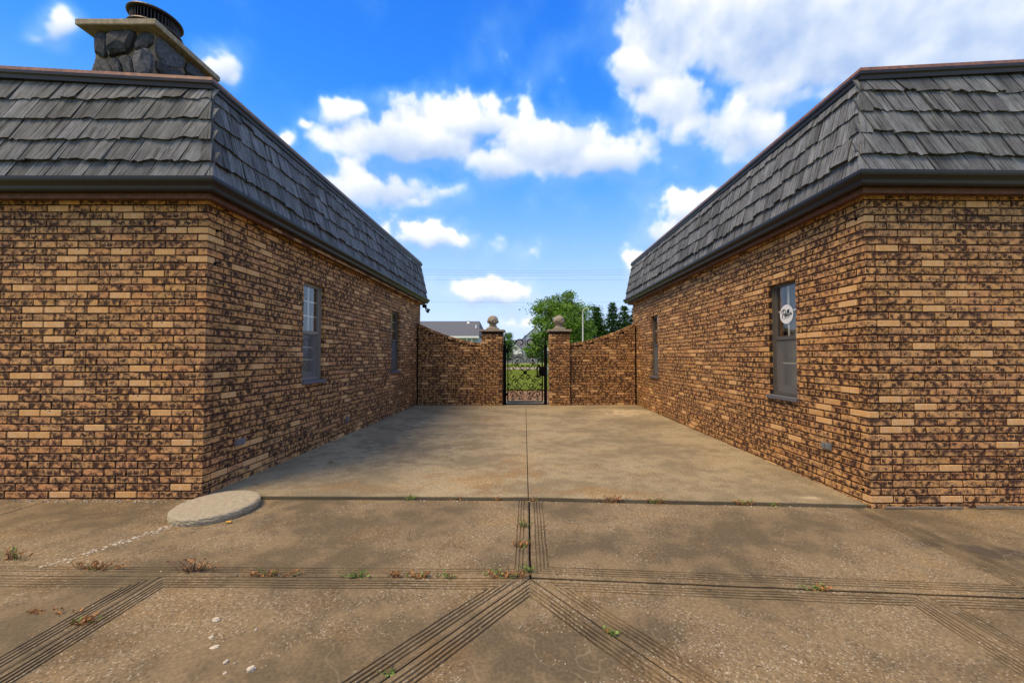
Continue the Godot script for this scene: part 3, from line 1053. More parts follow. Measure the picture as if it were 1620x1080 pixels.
func paving() -> void:
	var ground := MB.new()
	ground.sheet(Vector3(-400, -0.075, -700), Vector3(400, -0.075, -700), Vector3(400, -0.075, 60), Vector3(-400, -0.075, 60))
	tag(obj("ground", ground, M.grass), "", "", "", "structure")
	var dirt := MB.new()
	dirt.sheet(Vector3(-9.5, -0.062, -11.7), Vector3(9.5, -0.062, -11.7), Vector3(9.5, -0.062, 4.5), Vector3(-9.5, -0.062, 4.5))
	tag(obj("soil_bed", dirt, M.dirt), "", "", "", "structure")
	var fore := Node3D.new()
	put(fore, "forecourt_pavement", self)
	tag(fore, "", "", "", "structure")
	var fy := func(p: Vector2) -> float: return fore_y(p.x)
	var fuv := func(p: Vector2) -> Vector2: return Vector2((p.x + 4.6) / 9.2, (p.y + 0.75) / 4.6)
	var A := Vector2(0.010, 2.335)
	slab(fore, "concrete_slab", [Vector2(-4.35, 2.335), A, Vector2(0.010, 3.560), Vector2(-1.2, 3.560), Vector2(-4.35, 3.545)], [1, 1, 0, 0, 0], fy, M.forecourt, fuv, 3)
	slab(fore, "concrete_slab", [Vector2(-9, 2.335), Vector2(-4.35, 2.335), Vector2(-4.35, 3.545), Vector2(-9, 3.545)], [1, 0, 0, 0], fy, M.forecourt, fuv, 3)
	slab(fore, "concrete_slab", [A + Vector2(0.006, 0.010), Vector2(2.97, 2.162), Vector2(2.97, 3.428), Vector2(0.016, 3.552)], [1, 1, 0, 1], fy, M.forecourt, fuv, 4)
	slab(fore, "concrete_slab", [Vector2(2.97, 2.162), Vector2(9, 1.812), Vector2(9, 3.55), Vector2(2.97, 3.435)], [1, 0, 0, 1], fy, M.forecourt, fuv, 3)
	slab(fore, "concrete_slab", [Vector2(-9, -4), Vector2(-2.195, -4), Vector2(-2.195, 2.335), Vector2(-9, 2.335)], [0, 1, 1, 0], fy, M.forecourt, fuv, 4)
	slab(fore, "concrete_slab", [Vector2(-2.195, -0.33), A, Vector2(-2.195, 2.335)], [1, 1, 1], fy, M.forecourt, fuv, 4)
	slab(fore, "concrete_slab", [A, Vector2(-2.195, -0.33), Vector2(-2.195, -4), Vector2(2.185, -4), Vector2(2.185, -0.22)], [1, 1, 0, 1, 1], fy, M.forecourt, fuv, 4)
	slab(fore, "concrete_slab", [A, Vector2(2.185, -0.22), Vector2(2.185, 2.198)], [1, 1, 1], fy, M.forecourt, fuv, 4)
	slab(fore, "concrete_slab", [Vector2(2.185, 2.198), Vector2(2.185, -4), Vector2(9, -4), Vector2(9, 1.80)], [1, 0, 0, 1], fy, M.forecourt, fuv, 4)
	var yard := Node3D.new()
	put(yard, "courtyard_pavement", self)
	tag(yard, "", "", "", "structure")
	var yy := func(p: Vector2) -> float: return 0.018 * clampf(-p.x / 3.0, -1.0, 1.0) * clampf((9.0 - p.y) / 5.0, 0.0, 1.0)
	var yuv := func(p: Vector2) -> Vector2: return Vector2((p.x + 3.2) / 7.0, (p.y - 3.4) / 7.0)
	slab(yard, "concrete_slab", [Vector2(-3.15, 3.556), Vector2(-1.2, 3.572), Vector2(0.004, 3.572), Vector2(-0.022, 6.36), Vector2(-3.15, 6.50)], [0, 0, 0, 0, 0], yy, M.alley, yuv, 0)
	slab(yard, "concrete_slab", [Vector2(0.004, 3.572), Vector2(3.15, 3.440), Vector2(3.15, 6.22), Vector2(-0.022, 6.36)], [0, 0, 0, 0], yy, M.alley, yuv, 0)
	slab(yard, "concrete_slab", [Vector2(-0.022, 6.36), Vector2(-0.05, 9.75), Vector2(-3.15, 9.75), Vector2(-3.15, 6.50)], [0, 0, 0, 0], yy, M.alley, yuv, 0)
	slab(yard, "concrete_slab", [Vector2(-0.022, 6.36), Vector2(3.15, 6.22), Vector2(3.15, 9.75), Vector2(-0.05, 9.75)], [0, 0, 0, 0], yy, M.alley, yuv, 0)
	slab(yard, "concrete_slab", [Vector2(-3.15, 9.75), Vector2(3.15, 9.75), Vector2(3.15, 11.4), Vector2(-3.15, 11.4)], [0, 0, 0, 0], yy, M.alley, yuv, 0)
	# beyond the wall
	var mulch := MB.new()
	mulch.sheet(Vector3(-6, -0.05, -15.2), Vector3(6, -0.05, -15.2), Vector3(6, -0.05, -11.4), Vector3(-6, -0.05, -11.4))
	tag(obj("bare_earth", mulch, M.mulch), "", "", "", "structure")
	var litter := MB.new()
	for i in 1500:
		var p := Vector3(rng.randf_range(-3.5, 3.5), -0.045 + rng.randf() * 0.02, -rng.randf_range(11.8, 14.4) + rng.randfn() * 0.2)
		var a := rng.randf() * TAU
		var l := rng.randf_range(0.03, 0.07)
		var d := Vector3(cos(a), rng.randf_range(-0.2, 0.5), sin(a)) * l
		var sd := Vector3(-sin(a), rng.randf_range(0, 0.5), cos(a)) * l * 0.5
		var g := rng.randf_range(0.25, 1.0)
		litter.tint = Color(0.30 * g, 0.16 * g, 0.08 * g)
		litter.tri(p, p + d + sd, p + d * 1.6)
		litter.tri(p, p + d * 1.6, p + d - sd)
	tag(obj("leaf_litter", litter, M.weed), "brown fallen leaves covering the bare earth just beyond the gate", "leaf litter", "", "stuff")
	var path := MB.new()
	path.box(Vector3(-60, -0.2, -44.5), Vector3(60, 0.0, -38.5))
	tag(obj("path", path, M.slab_stone), "", "", "", "structure")
	# grass blades beyond the wall
	var bl := MB.new()
	for i in 7:
		var a := TAU * i / 7.0
		var r := Vector3(cos(a), 0, sin(a)) * 0.05
		var s := Vector3(-sin(a), 0, cos(a)) * 0.012
		bl.tri(r * 0.3 - s, r + Vector3(0, 0.10, 0), r * 0.3 + s)
	var mm := MultiMesh.new()
	mm.transform_format = MultiMesh.TRANSFORM_3D
	mm.use_colors = true
	mm.mesh = bl.mesh()
	mm.instance_count = 16000
	for i in 16000:
		var d := 15.0 + 50.0 * pow(rng.randf(), 1.6)
		if d > 38.0 and d < 45.0: d += 8.0
		var sc := rng.randf_range(0.7, 1.6)
		mm.set_instance_transform(i, Transform3D(Basis(Vector3.UP, rng.randf() * TAU).scaled(Vector3(sc * 1.6, sc * 0.7, sc * 1.6)), Vector3(rng.randf_range(-0.16, 0.15) * d - 0.3, -0.075, -d)))
		var g := rng.randf_range(0.7, 1.15)
		mm.set_instance_color(i, Color(g * rng.randf_range(0.9, 1.25), g, g * 0.9))
	var gi := MultiMeshInstance3D.new()
	gi.multimesh = mm
	gi.material_override = M.blade
	put(gi, "grass", self)
	tag(gi, "short green grass growing on the lawn beyond the iron gate", "grass", "", "stuff")

# ---------------------------------------------------------------- chimney of the left building
func chimney(b: Node3D, off: Vector3) -> void:
	# built in world metres, shifted into the building's axes
	var c := Node3D.new()
	put(c, "chimney", b)
	var x0 := -5.44; var x1 := -4.70; var z0 := -5.50; var z1 := -4.72
	var y0 := 3.7; var y1 := 5.375
	var core := MB.new()
	core.box(Vector3(x0, y0, z0) - off, Vector3(x1, y1, z1) - off)
	obj("mortar_core", core, M.stone_mortar, c)
	var rr := RandomNumberGenerator.new()
	rr.seed = 7
	for face in 4:
		var O: Vector3; var U: Vector3; var N: Vector3
		match face:
			0: O = Vector3(x0, y0, z1); U = Vector3.RIGHT; N = Vector3.BACK
			1: O = Vector3(x1, y0, z1); U = Vector3.FORWARD; N = Vector3.RIGHT
			2: O = Vector3(x1, y0, z0); U = Vector3.LEFT; N = Vector3.FORWARD
			3: O = Vector3(x0, y0, z0); U = Vector3.BACK; N = Vector3.LEFT
		var wide := (x1 - x0) if face % 2 == 0 else (z1 - z0)
		var cols := 4; var rows := 6
		var g := []
		for j in rows + 1:
			var line := []
			for i in cols + 1:
				var jx := 0.0 if i == 0 or i == cols else rr.randf_range(-0.07, 0.07)
				var jy := 0.0 if j == 0 or j == rows else rr.randf_range(-0.09, 0.09)
				line.append(Vector2(wide * i / cols + jx + (0.05 * (1 if j % 2 == 0 else -1) if i > 0 and i < cols else 0.0), (y1 - y0) * j / rows + jy))
			g.append(line)
		for j in rows:
			var i := 0
			while i < cols:
				var span := 1
				if rr.randf() < 0.32 and i < cols - 1: span = 2
				var poly := [g[j][i], g[j][i + span], g[j + 1][i + span], g[j + 1][i]]
				if span == 2: poly = [g[j][i], g[j][i + 1], g[j][i + 2], g[j + 1][i + 2], g[j + 1][i + 1], g[j + 1][i]]
				i += span
				var mid := Vector2.ZERO
				for p in poly: mid += p
				mid /= poly.size()
				var outer := []; var inner := []
				var round_ := []
				for k in poly.size():
					var p: Vector2 = poly[k]; var q: Vector2 = poly[(k + 1) % poly.size()]
					round_.append(p.lerp(q, 0.22)); round_.append(p.lerp(q, 0.78))
				var bulge := rr.randf_range(0.035, 0.085)
				for p in round_:
					var s: Vector2 = p + (mid - p).normalized() * rr.randf_range(0.010, 0.022)
					outer.append(s)
					inner.append([s + (mid - s) * rr.randf_range(0.16, 0.30), bulge * rr.randf_range(0.65, 1.1)])
				var m := MB.new()
				var t := rr.randf_range(0.35, 0.95)
				m.tint = Color(t, t * rr.randf_range(0.97, 1.02), t * rr.randf_range(0.97, 1.06))
				var place := func(p: Vector2, h: float) -> Vector3: return O + U * p.x + Vector3.UP * p.y + N * h - off
				for k in outer.size():
					var l := (k + 1) % outer.size()
					m.quad(place.call(outer[k], -0.01), place.call(outer[k], bulge * 0.55), place.call(outer[l], bulge * 0.55), place.call(outer[l], -0.01))
					m.quad(place.call(outer[k], bulge * 0.55), place.call(inner[k][0], inner[k][1]), place.call(inner[l][0], inner[l][1]), place.call(outer[l], bulge * 0.55))
					m.tri(place.call(inner[k][0], inner[k][1]), place.call(mid, bulge * 1.05), place.call(inner[l][0], inner[l][1]))
				obj("stone", m, M.stone, c)
	var cap := MB.new()
	cap.chamfer_box(Vector3(-5.575, 5.375, -5.60) - off, Vector3(-4.58, 5.452, -4.60) - off, 0.008)
	obj("cap_slab", cap, M.slab_stone, c)
	# metal flue top: two rimmed discs with louvre fins between
	var f := Vector3(-5.07, 5.502, -5.10) - off
	var fl := MB.new()
	fl.lathe(f - Vector3(0, 0.05, 0), [Vector2(0.0, 0.0), Vector2(0.23, 0.0), Vector2(0.23, 0.10), Vector2(0.0, 0.10)], 40)
	obj("flue_collar", fl, M.flue, c)
	for y in [0.155, 0.345]:
		var lid := MB.new()
		lid.lathe(f + Vector3(0, y, 0), [Vector2(0.0, 0.0), Vector2(0.24, 0.0), Vector2(0.278, 0.003), Vector2(0.288, 0.014), Vector2(0.284, 0.03), Vector2(0.25, 0.045), Vector2(0.12, 0.055), Vector2(0.0, 0.06)], 40)
		obj("flue_disc", lid, M.flue, c)
	var inn := MB.new()
	inn.lathe(f, [Vector2(0.17, 0.05), Vector2(0.17, 0.345)], 24)
	obj("flue_pipe", inn, M.iron, c)
	for tier in 2:
		for k in 44:
			var a := TAU * k / 44
			var fin := MB.new()
			fin.box(Vector3(-0.004, 0.051 if tier == 0 else 0.20, -0.016), Vector3(0.004, 0.154 if tier == 0 else 0.344, 0.016))
			var o := obj("fin", fin, M.flue, c)
			o.position = f + Vector3(cos(a), 0, sin(a)) * 0.235
			o.rotation.y = -a + PI / 2 + 0.5

# ---------------------------------------------------------------- garden wall, piers, gate
func curve_y(f: float) -> float:   # 0 at the pier, 1 at the building
	return 1.652 + 0.535 * pow(f, 1.55)

func garden_wall(xa: float, xb: float, label: String) -> void:
	# xa at the building, xb at the pier
	var w := base("garden_wall", label, "garden wall", Vector3(xa, 0, -10.257), "sloping brick garden walls beside the gate")
	var dirn := signf(xb - xa)
	var L := absf(xb - xa)
	var body := MB.new()
	var n := 24
	for i in n:
		var f0 := float(i) / n; var f1 := float(i + 1) / n
		var a := f0 * L * dirn; var b := f1 * L * dirn
		var ya := curve_y(1.0 - f0) - 0.075; var yb := curve_y(1.0 - f1) - 0.075
		for z in [-0.010, -0.21]:
			body.sheet(Vector3(a, ya, z), Vector3(b, yb, z), Vector3(b, -0.3, z), Vector3(a, -0.3, z))
		body.sheet(Vector3(a, ya, -0.010), Vector3(b, yb, -0.010), Vector3(b, yb, -0.21), Vector3(a, ya, -0.21))
	var wn := obj("wall", body, M.mortar, w)
	var list := []
	for k in range(-1, 34):
		var y := k * COURSE + COURSE / 2.0
		var x := -0.07 if absi(k) % 2 == 0 else -0.172
		while x < L:
			var a := maxf(x, 0.004); var e := minf(x + 0.2032 - JOINT, L - 0.004)
			x += 0.2032
			if e - a < 0.02: continue
			var top := curve_y(1.0 - clampf((a + e) / 2 / L, 0, 1)) - 0.078
			if y + COURSE / 2 > top + 0.02: continue
			var m := brick_mesh(snappedf(e - a, 0.008), COURSE - JOINT, BRICK_DEEP, rng.randi() % 40 if rng.randf() < 0.5 else 7 + rng.randi() % 3 + 10 * (rng.randi() % 4))
			var t := Transform3D(Basis(Vector3.UP, rng.randf_range(-0.008, 0.008) + (PI if rng.randf() < 0.5 else 0.0)), Vector3(dirn * (a + e) / 2, y, -BRICK_DEEP / 2 + rng.randf_range(-0.002, 0.002)))
			list.append({"mesh": m, "at": t, "seen": 1.0 - k * 0.001})
	lay(list, "brick", "bricks", M.brick, wn)
	# coping of bricks laid on edge that follows the curve
	var s := 0.0
	while s < L - 0.02:
		var f := 1.0 - s / L
		var slope := (curve_y(1.0 - minf(1.0, (s + 0.03) / L)) - curve_y(1.0 - s / L)) / 0.03 if s + 0.03 < L else -0.1
		var wid := 0.100 if rng.randf() < 0.5 else 0.068
		if s + wid > L: wid = L - s
		var m := brick_mesh(snappedf(maxf(0.02, wid - 0.010), 0.008), 0.078, 0.226, rng.randi() % 40)
		var o := obj("coping_brick", m.mesh(), M.brick, w)
		o.position = Vector3(dirn * (s + wid / 2), curve_y(clampf(1.0 - (s + wid / 2) / L, 0, 1)) - 0.036, -0.105)
		o.rotation.z = atan(slope) * dirn
		s += wid
	# downspout-like dark joint where the wall meets the building
	var cord := MB.new()
	cord.tube([Vector3(dirn * 0.035, 0, 0.012), Vector3(dirn * 0.035, 1.2, 0.012), Vector3(dirn * 0.035, 2.1, 0.012)], 0.013, 0.013, 6)
	obj("joint_seal", cord, M.iron, w)

func pier(xa: float, xb: float, label: String, ball_label: String) -> void:
	var p := base("gate_pier", label, "gate pier", Vector3((xa + xb) / 2, 0, -10.15), "brick gate piers")
	var w := xb - xa
	var deep := 0.45
	var body := MB.new()
	body.box(Vector3(-w / 2 + 0.010, -0.2, -0.010), Vector3(w / 2 - 0.010, 1.95, -deep + 0.010))
	var wn := obj("core", body, M.mortar, p)
	var list := []
	var L := w / 3.0 + 0.003
	for k in range(-1, 29):
		var y := k * COURSE + COURSE / 2.0 - 0.005
		if y + 0.028 > 1.952: break
		var odd := absi(k) % 2 == 1
		for f in 2:
			var z := -BRICK_DEEP / 2 if f == 0 else -deep + BRICK_DEEP / 2
			var x := -w / 2
			var lens := [L, L, w - 2 * L] if not odd else [L * 0.5, L, L, w - 2.5 * L]
			for l in lens:
				var m := brick_mesh(snappedf(l - JOINT, 0.004), COURSE - JOINT, BRICK_DEEP, rng.randi() % 40 if rng.randf() < 0.6 else 7 + rng.randi() % 3)
				list.append({"mesh": m, "at": Transform3D(Basis(), Vector3(x + (l - JOINT) / 2, y, z + rng.randf_range(-0.0015, 0.0015))), "seen": 2.0 - f})
				x += l
		for s in [-1.0, 1.0]:
			var z := -BRICK_DEEP - JOINT
			for l in [0.137, 0.137]:
				var m := brick_mesh(l - JOINT, COURSE - JOINT, BRICK_DEEP, rng.randi() % 40)
				list.append({"mesh": m, "at": Transform3D(Basis(Vector3.UP, PI / 2), Vector3(s * (w / 2 - BRICK_DEEP / 2), y, z - (l - JOINT) / 2)), "seen": 1.5})
				z -= l
	lay(list, "brick", "bricks", M.brick, wn)
	var cap := MB.new()
	cap.chamfer_box(Vector3(-w / 2 - 0.045, 1.952, 0.045), Vector3(w / 2 + 0.045, 2.008, -deep - 0.045), 0.008)
	obj("cap_stone", cap, M.carved, p)
	var stp := MB.new()
	stp.chamfer_box(Vector3(-w / 2 + 0.12, 2.009, -0.07), Vector3(w / 2 - 0.12, 2.062, -deep + 0.07), 0.010)
	obj("cap_step", stp, M.carved, p)
	# carved ball on a moulded neck
	var bn := base("ball_finial", ball_label, "finial", Vector3((xa + xb) / 2, 2.0625, -10.15 - deep / 2), "carved stone ball finials")
	var neck := MB.new()
	neck.lathe(Vector3.ZERO, [Vector2(0, 0), Vector2(0.125, 0), Vector2(0.125, 0.025), Vector2(0.10, 0.04), Vector2(0.092, 0.055), Vector2(0.11, 0.066), Vector2(0.11, 0.075), Vector2(0.085, 0.085), Vector2(0.0, 0.085)], 28)
	obj("neck", neck, M.carved, bn, true)
	var prof := []
	for i in 25:
		var a := -PI / 2 + PI * i / 24.0
		prof.append(Vector2(maxf(0.001, cos(a) * 0.145), 0.205 + sin(a) * 0.135))
	var ball := MB.new()
	ball.lathe(Vector3.ZERO, prof, 44, 0.014, noise(int(xa * 100) + 900, 0.16, 3))
	obj("ball", ball, M.carved, bn, true)
	var band := MB.new()
	for k in 12:
		var a := TAU * k / 12
		for j in 3:
			var c := Vector3(cos(a + j * 0.12) * 0.143, 0.185 + 0.018 * sin(k * 2.2) - j * 0.01, sin(a + j * 0.12) * 0.143)
			band.lathe(c, [Vector2(0.001, -0.018), Vector2(0.016, -0.008), Vector2(0.018, 0.006), Vector2(0.001, 0.018)], 7)
	obj("carved_swags", band, M.carved, bn, true)

func spiral(c: Vector2, r0: float, r1: float, a0: float, a1: float, n := 20) -> Array:
	var out := []
	for i in n + 1:
		var f := float(i) / n
		var a := lerpf(a0, a1, f)
		var r := lerpf(r0, r1, f)
		out.append(Vector3(c.x + cos(a) * r, c.y + sin(a) * r, 0))
	return out

func gate() -> void:
	var g := base("iron_gate", "black wrought iron garden gate with scrollwork between two square posts", "gate", Vector3(-0.075, 0, -10.32))
	for s in [-1.0, 1.0]:
		var po := MB.new()
		po.chamfer_box(Vector3(s * 0.55 - 0.042, -0.02, -0.042), Vector3(s * 0.55 + 0.042, 1.595, 0.042), 0.005)
		var pn := obj("post", po, M.iron, g)
		var fi := MB.new()
		fi.lathe(Vector3(s * 0.55, 1.596, 0), [Vector2(0.001, 0.0), Vector2(0.045, 0.0), Vector2(0.045, 0.015), Vector2(0.014, 0.025), Vector2(0.012, 0.06), Vector2(0.034, 0.09), Vector2(0.012, 0.12), Vector2(0.010, 0.15), Vector2(0.022, 0.165), Vector2(0.001, 0.235)], 10)
		obj("finial", fi, M.iron, pn)
	var fr := MB.new()
	var X := 0.462
	var B := 0.07
	var T := 1.575
	var bar := 0.016
	fr.box(Vector3(-X - bar, B, -bar), Vector3(-X + bar, T, bar))
	fr.box(Vector3(X - bar, B, -bar), Vector3(X + bar, T, bar))
	fr.box(Vector3(-X + bar, B, -bar), Vector3(X - bar, B + 0.028, bar))
	# shaped top: shoulder, double volute, cross finial
	for s in [-1.0, 1.0]:
		var top := [Vector3(s * X, T, 0), Vector3(s * 0.34, T + 0.008, 0), Vector3(s * 0.29, T + 0.03, 0), Vector3(s * 0.268, T + 0.07, 0)] + volute(s, T)
		fr.tube(top, 0.019, 0.015, 6)
	fr.tube([Vector3(0, T + 0.02, 0), Vector3(0, T + 0.20, 0), Vector3(0, T + 0.32, 0)], 0.012, 0.006, 6)
	fr.tube([Vector3(-0.04, T + 0.255, 0), Vector3(0, T + 0.265, 0), Vector3(0.04, T + 0.255, 0)], 0.008, 0.008, 5)
	obj("frame", fr, M.iron, g)
	# threshold bar
	var th := MB.new()
	th.box(Vector3(-0.508, 0.004, -0.012), Vector3(0.508, 0.03, 0.012))
	obj("threshold_bar", th, M.iron, g)
	# the X in the middle with its boss
	var cy := 0.862
	for s in [-1.0, 1.0]:
		var d := MB.new()
		d.tube([Vector3(-0.265 * s, cy + 0.255, 0.004 * s), Vector3(0, cy, 0.004 * s), Vector3(0.265 * s, cy - 0.255, 0.004 * s)], 0.012, 0.012, 6)
		for e in [-1.0, 1.0]:
			d.lathe(Vector3(-0.265 * s * e, cy + 0.255 * e, 0), [Vector2(0.001, -0.03), Vector2(0.024, 0.0), Vector2(0.001, 0.03)], 8)
		obj("diagonal_bar", d, M.iron, g)
	var boss := MB.new()
	boss.box(Vector3(-0.045, cy - 0.045, -0.02), Vector3(0.045, cy + 0.045, 0.02))
	obj("boss", boss, M.iron, g)
	# scrolls: [centre x, centre y, outer radius, inner radius, start, end]; every one has its mirror image
	var sc := [
		[0.225, 1.13, 0.205, 0.06, PI, -2.2], [0.19, 1.17, 0.115, 0.03, 0.4, 7.6],
		[0.225, 0.60, 0.205, 0.06, -PI, 2.2], [0.19, 0.50, 0.115, 0.03, -0.4, -7.6],
		[0.31, 0.985, 0.125, 0.03, -1.2, 5.6], [0.31, 0.735, 0.125, 0.03, 1.2, -5.6],
		[0.355, 1.305, 0.095, 0.025, -1.5, 5.2], [0.14, 1.37, 0.10, 0.03, 4.4, -1.8], [0.36, 1.46, 0.075, 0.02, 1.5, -5.0], [0.24, 1.50, 0.055, 0.02, 2.5, 9.0],
		[0.365, 0.40, 0.085, 0.025, 1.5, -5.2], [0.12, 0.33, 0.115, 0.03, -1.2, 5.4], [0.33, 0.27, 0.105, 0.03, 3.9, -2.4], [0.14, 0.175, 0.085, 0.02, 0.2, 6.4], [0.33, 0.155, 0.07, 0.02, 3.0, -3.4],
		[0.40, 1.20, 0.055, 0.02, 3.4, -2.2], [0.415, 0.55, 0.05, 0.015, 2.4, 8.2],
		[0.085, 0.72, 0.09, 0.03, 0.6, 5.2], [0.085, 1.01, 0.09, 0.03, -0.6, -5.2],
	]
	for d in sc:
		for s in [-1.0, 1.0]:
			var pts := spiral(Vector2(d[0], d[1]), d[2], d[3], d[4], d[5], 22)
			for i in pts.size(): pts[i].x *= s
			var m := MB.new()
			m.tube(pts, 0.010, 0.008, 5)
			# a pair of leaves where the scroll ends
			var e: Vector3 = pts[-1]
			var c := Vector3(s * d[0], d[1], 0)
			for q in [-0.9, 0.0, 0.9]:
				var dir := ((c - e).normalized() if c.distance_to(e) > 0.001 else Vector3.UP).rotated(Vector3.BACK, q)
				var n := dir.rotated(Vector3.BACK, PI / 2)
				m.tri(e, e + dir * 0.026 + n * 0.011, e + dir * 0.052)
				m.tri(e, e + dir * 0.052, e + dir * 0.026 - n * 0.011)
			obj("scroll", m, M.iron, g)
	# hinges and the big lock plate
	for y in [0.28, 1.43]:
		var h := MB.new()
		h.box(Vector3(-0.508, y - 0.03, -0.015), Vector3(-0.477, y + 0.03, 0.022))
		obj("hinge", h, M.iron, g)
	var lk := MB.new()
	var cx := 0.43
	var yl := 0.905
	lk.chamfer_box(Vector3(cx - 0.055, yl - 0.14, -0.035), Vector3(cx + 0.10, yl + 0.12, 0.045), 0.01)
	var lock := obj("lock_box", lk, M.iron, g)
	var fl := MB.new()
	for i in 9:
		var a := PI / 2 + PI * i / 8.0
		fl.lathe(Vector3(cx - 0.055 + cos(a) * 0.05, yl - 0.01 + sin(a) * 0.15, 0.01), [Vector2(0.001, -0.03), Vector2(0.026, -0.012), Vector2(0.026, 0.012), Vector2(0.001, 0.03)], 8)
	obj("ornamental_edge", fl, M.iron, lock)
	var kn := MB.new()
	kn.lathe(Vector3(cx, yl + 0.02, 0.06), [Vector2(0.001, -0.03), Vector2(0.03, -0.015), Vector2(0.03, 0.015), Vector2(0.001, 0.03)], 12)
	obj("knob", kn, M.iron, lock)

func volute(s: float, T: float) -> Array:
	var out := []
	var c := Vector2(0.125, T + 0.075)
	for i in 26:
		var f := i / 25.0
		var a := lerpf(0.35, TAU * 0.80, f)      # 0 = outer side, a quarter turn = top
		var r := lerpf(0.125, 0.030, f)
		out.append(Vector3(s * (c.x + r * cos(a)), c.y + r * sin(a), 0))
	return out

# ---------------------------------------------------------------- planting
func leaf_spray(r: RandomNumberGenerator, n: int, size: float, spread: float) -> MB:
	var m := MB.new()
	for i in n:
		var p := Vector3(r.randf_range(-1, 1), r.randf_range(-0.7, 0.7), r.randf_range(-1, 1)) * spread
		var d := Vector3(r.randf_range(-1, 1), r.randf_range(-0.7, 0.5), r.randf_range(-1, 1)).normalized()
		var s := d.cross(Vector3(r.randf_range(-1, 1), r.randf_range(-1, 1), r.randf_range(-1, 1))).normalized()
		var l := size * r.randf_range(0.7, 1.25)
		var up := d.cross(s) * l * 0.12
		m.tri(p, p + d * l * 0.5 + s * l * 0.28 + up, p + d * l)
		m.tri(p, p + d * l, p + d * l * 0.5 - s * l * 0.28 + up)
	return m

func scatter(called: String, meshes: MB, spots: Array, material: Material, parent: Node) -> void:
	var mm := MultiMesh.new()
	mm.transform_format = MultiMesh.TRANSFORM_3D
	mm.use_colors = true
	mm.mesh = meshes.mesh()
	mm.instance_count = spots.size()
	for i in spots.size():
		mm.set_instance_transform(i, spots[i][0])
		mm.set_instance_color(i, spots[i][1])
	var o := MultiMeshInstance3D.new()
	o.multimesh = mm
	o.material_override = material
	put(o, called, parent)
	o.set_meta("kind", "stuff")

func broadleaf(called: String, label: String, at: Vector3, height: float, lobes: Array, leaf: float, count: int, tint: Color, sd: int, group := "") -> void:
	var t := base(called, label, "tree", at, group)
	var r := RandomNumberGenerator.new()
	r.seed = sd
	var tr := MB.new()
	tr.tube([Vector3(0, -0.2, 0), Vector3(0.05, height * 0.2, 0.03), Vector3(-0.03, height * 0.45, 0), Vector3(0.04, height * 0.75, 0)], height * 0.028, height * 0.008, 8)
	obj("trunk", tr, M.bark, t)
	for l in lobes:
		var c: Vector3 = l[0]
		var li := MB.new()
		var from := Vector3(0, clampf(c.y * 0.55, height * 0.15, height * 0.6), 0)
		li.tube([from, from.lerp(c, 0.5) + Vector3(0, 0.15, 0), c], height * 0.012, height * 0.003, 6)
		for k in 4:
			var dir := Vector3(r.randf_range(-1, 1), r.randf_range(-0.3, 1), r.randf_range(-1, 1)).normalized()
			li.tube([from.lerp(c, 0.6 + k * 0.1), c + dir * l[1] * 0.5, c + dir * l[1] * 0.92], height * 0.005, height * 0.0015, 5)
		obj("limb", li, M.bark, t)
	var spots := []
	var total := 0.0
	for l in lobes: total += l[1] * l[1]
	for l in lobes:
		var n := int(count * l[1] * l[1] / total)
		# leaves gather in clumps near the lobe's skin, with gaps between the clumps
		var clumps := []
		for i in maxi(8, n / 26):
			var d := Vector3(r.randfn(), r.randfn() * 0.85, r.randfn()).normalized()
			clumps.append([l[0] + d * l[1] * r.randf_range(0.55, 1.08), r.randf_range(0.72, 1.25), l[1] * r.randf_range(0.13, 0.26)])
		for i in n:
			var c: Array = clumps[r.randi() % clumps.size()]
			var p: Vector3 = c[0] + Vector3(r.randfn(), r.randfn() * 0.55, r.randfn()) * c[2]
			var sc := r.randf_range(0.7, 1.3)
			var g: float = c[1] * r.randf_range(0.85, 1.15)
			spots.append([Transform3D(Basis.from_euler(Vector3(r.randf_range(-0.6, 0.6), r.randf() * TAU, r.randf_range(-0.6, 0.6))).scaled(Vector3.ONE * sc), p), Color(tint.r * g * r.randf_range(0.9, 1.15), tint.g * g, tint.b * g)])
	scatter("crown", leaf_spray(r, 6, leaf, leaf * 1.1), spots, M.leaf, t)

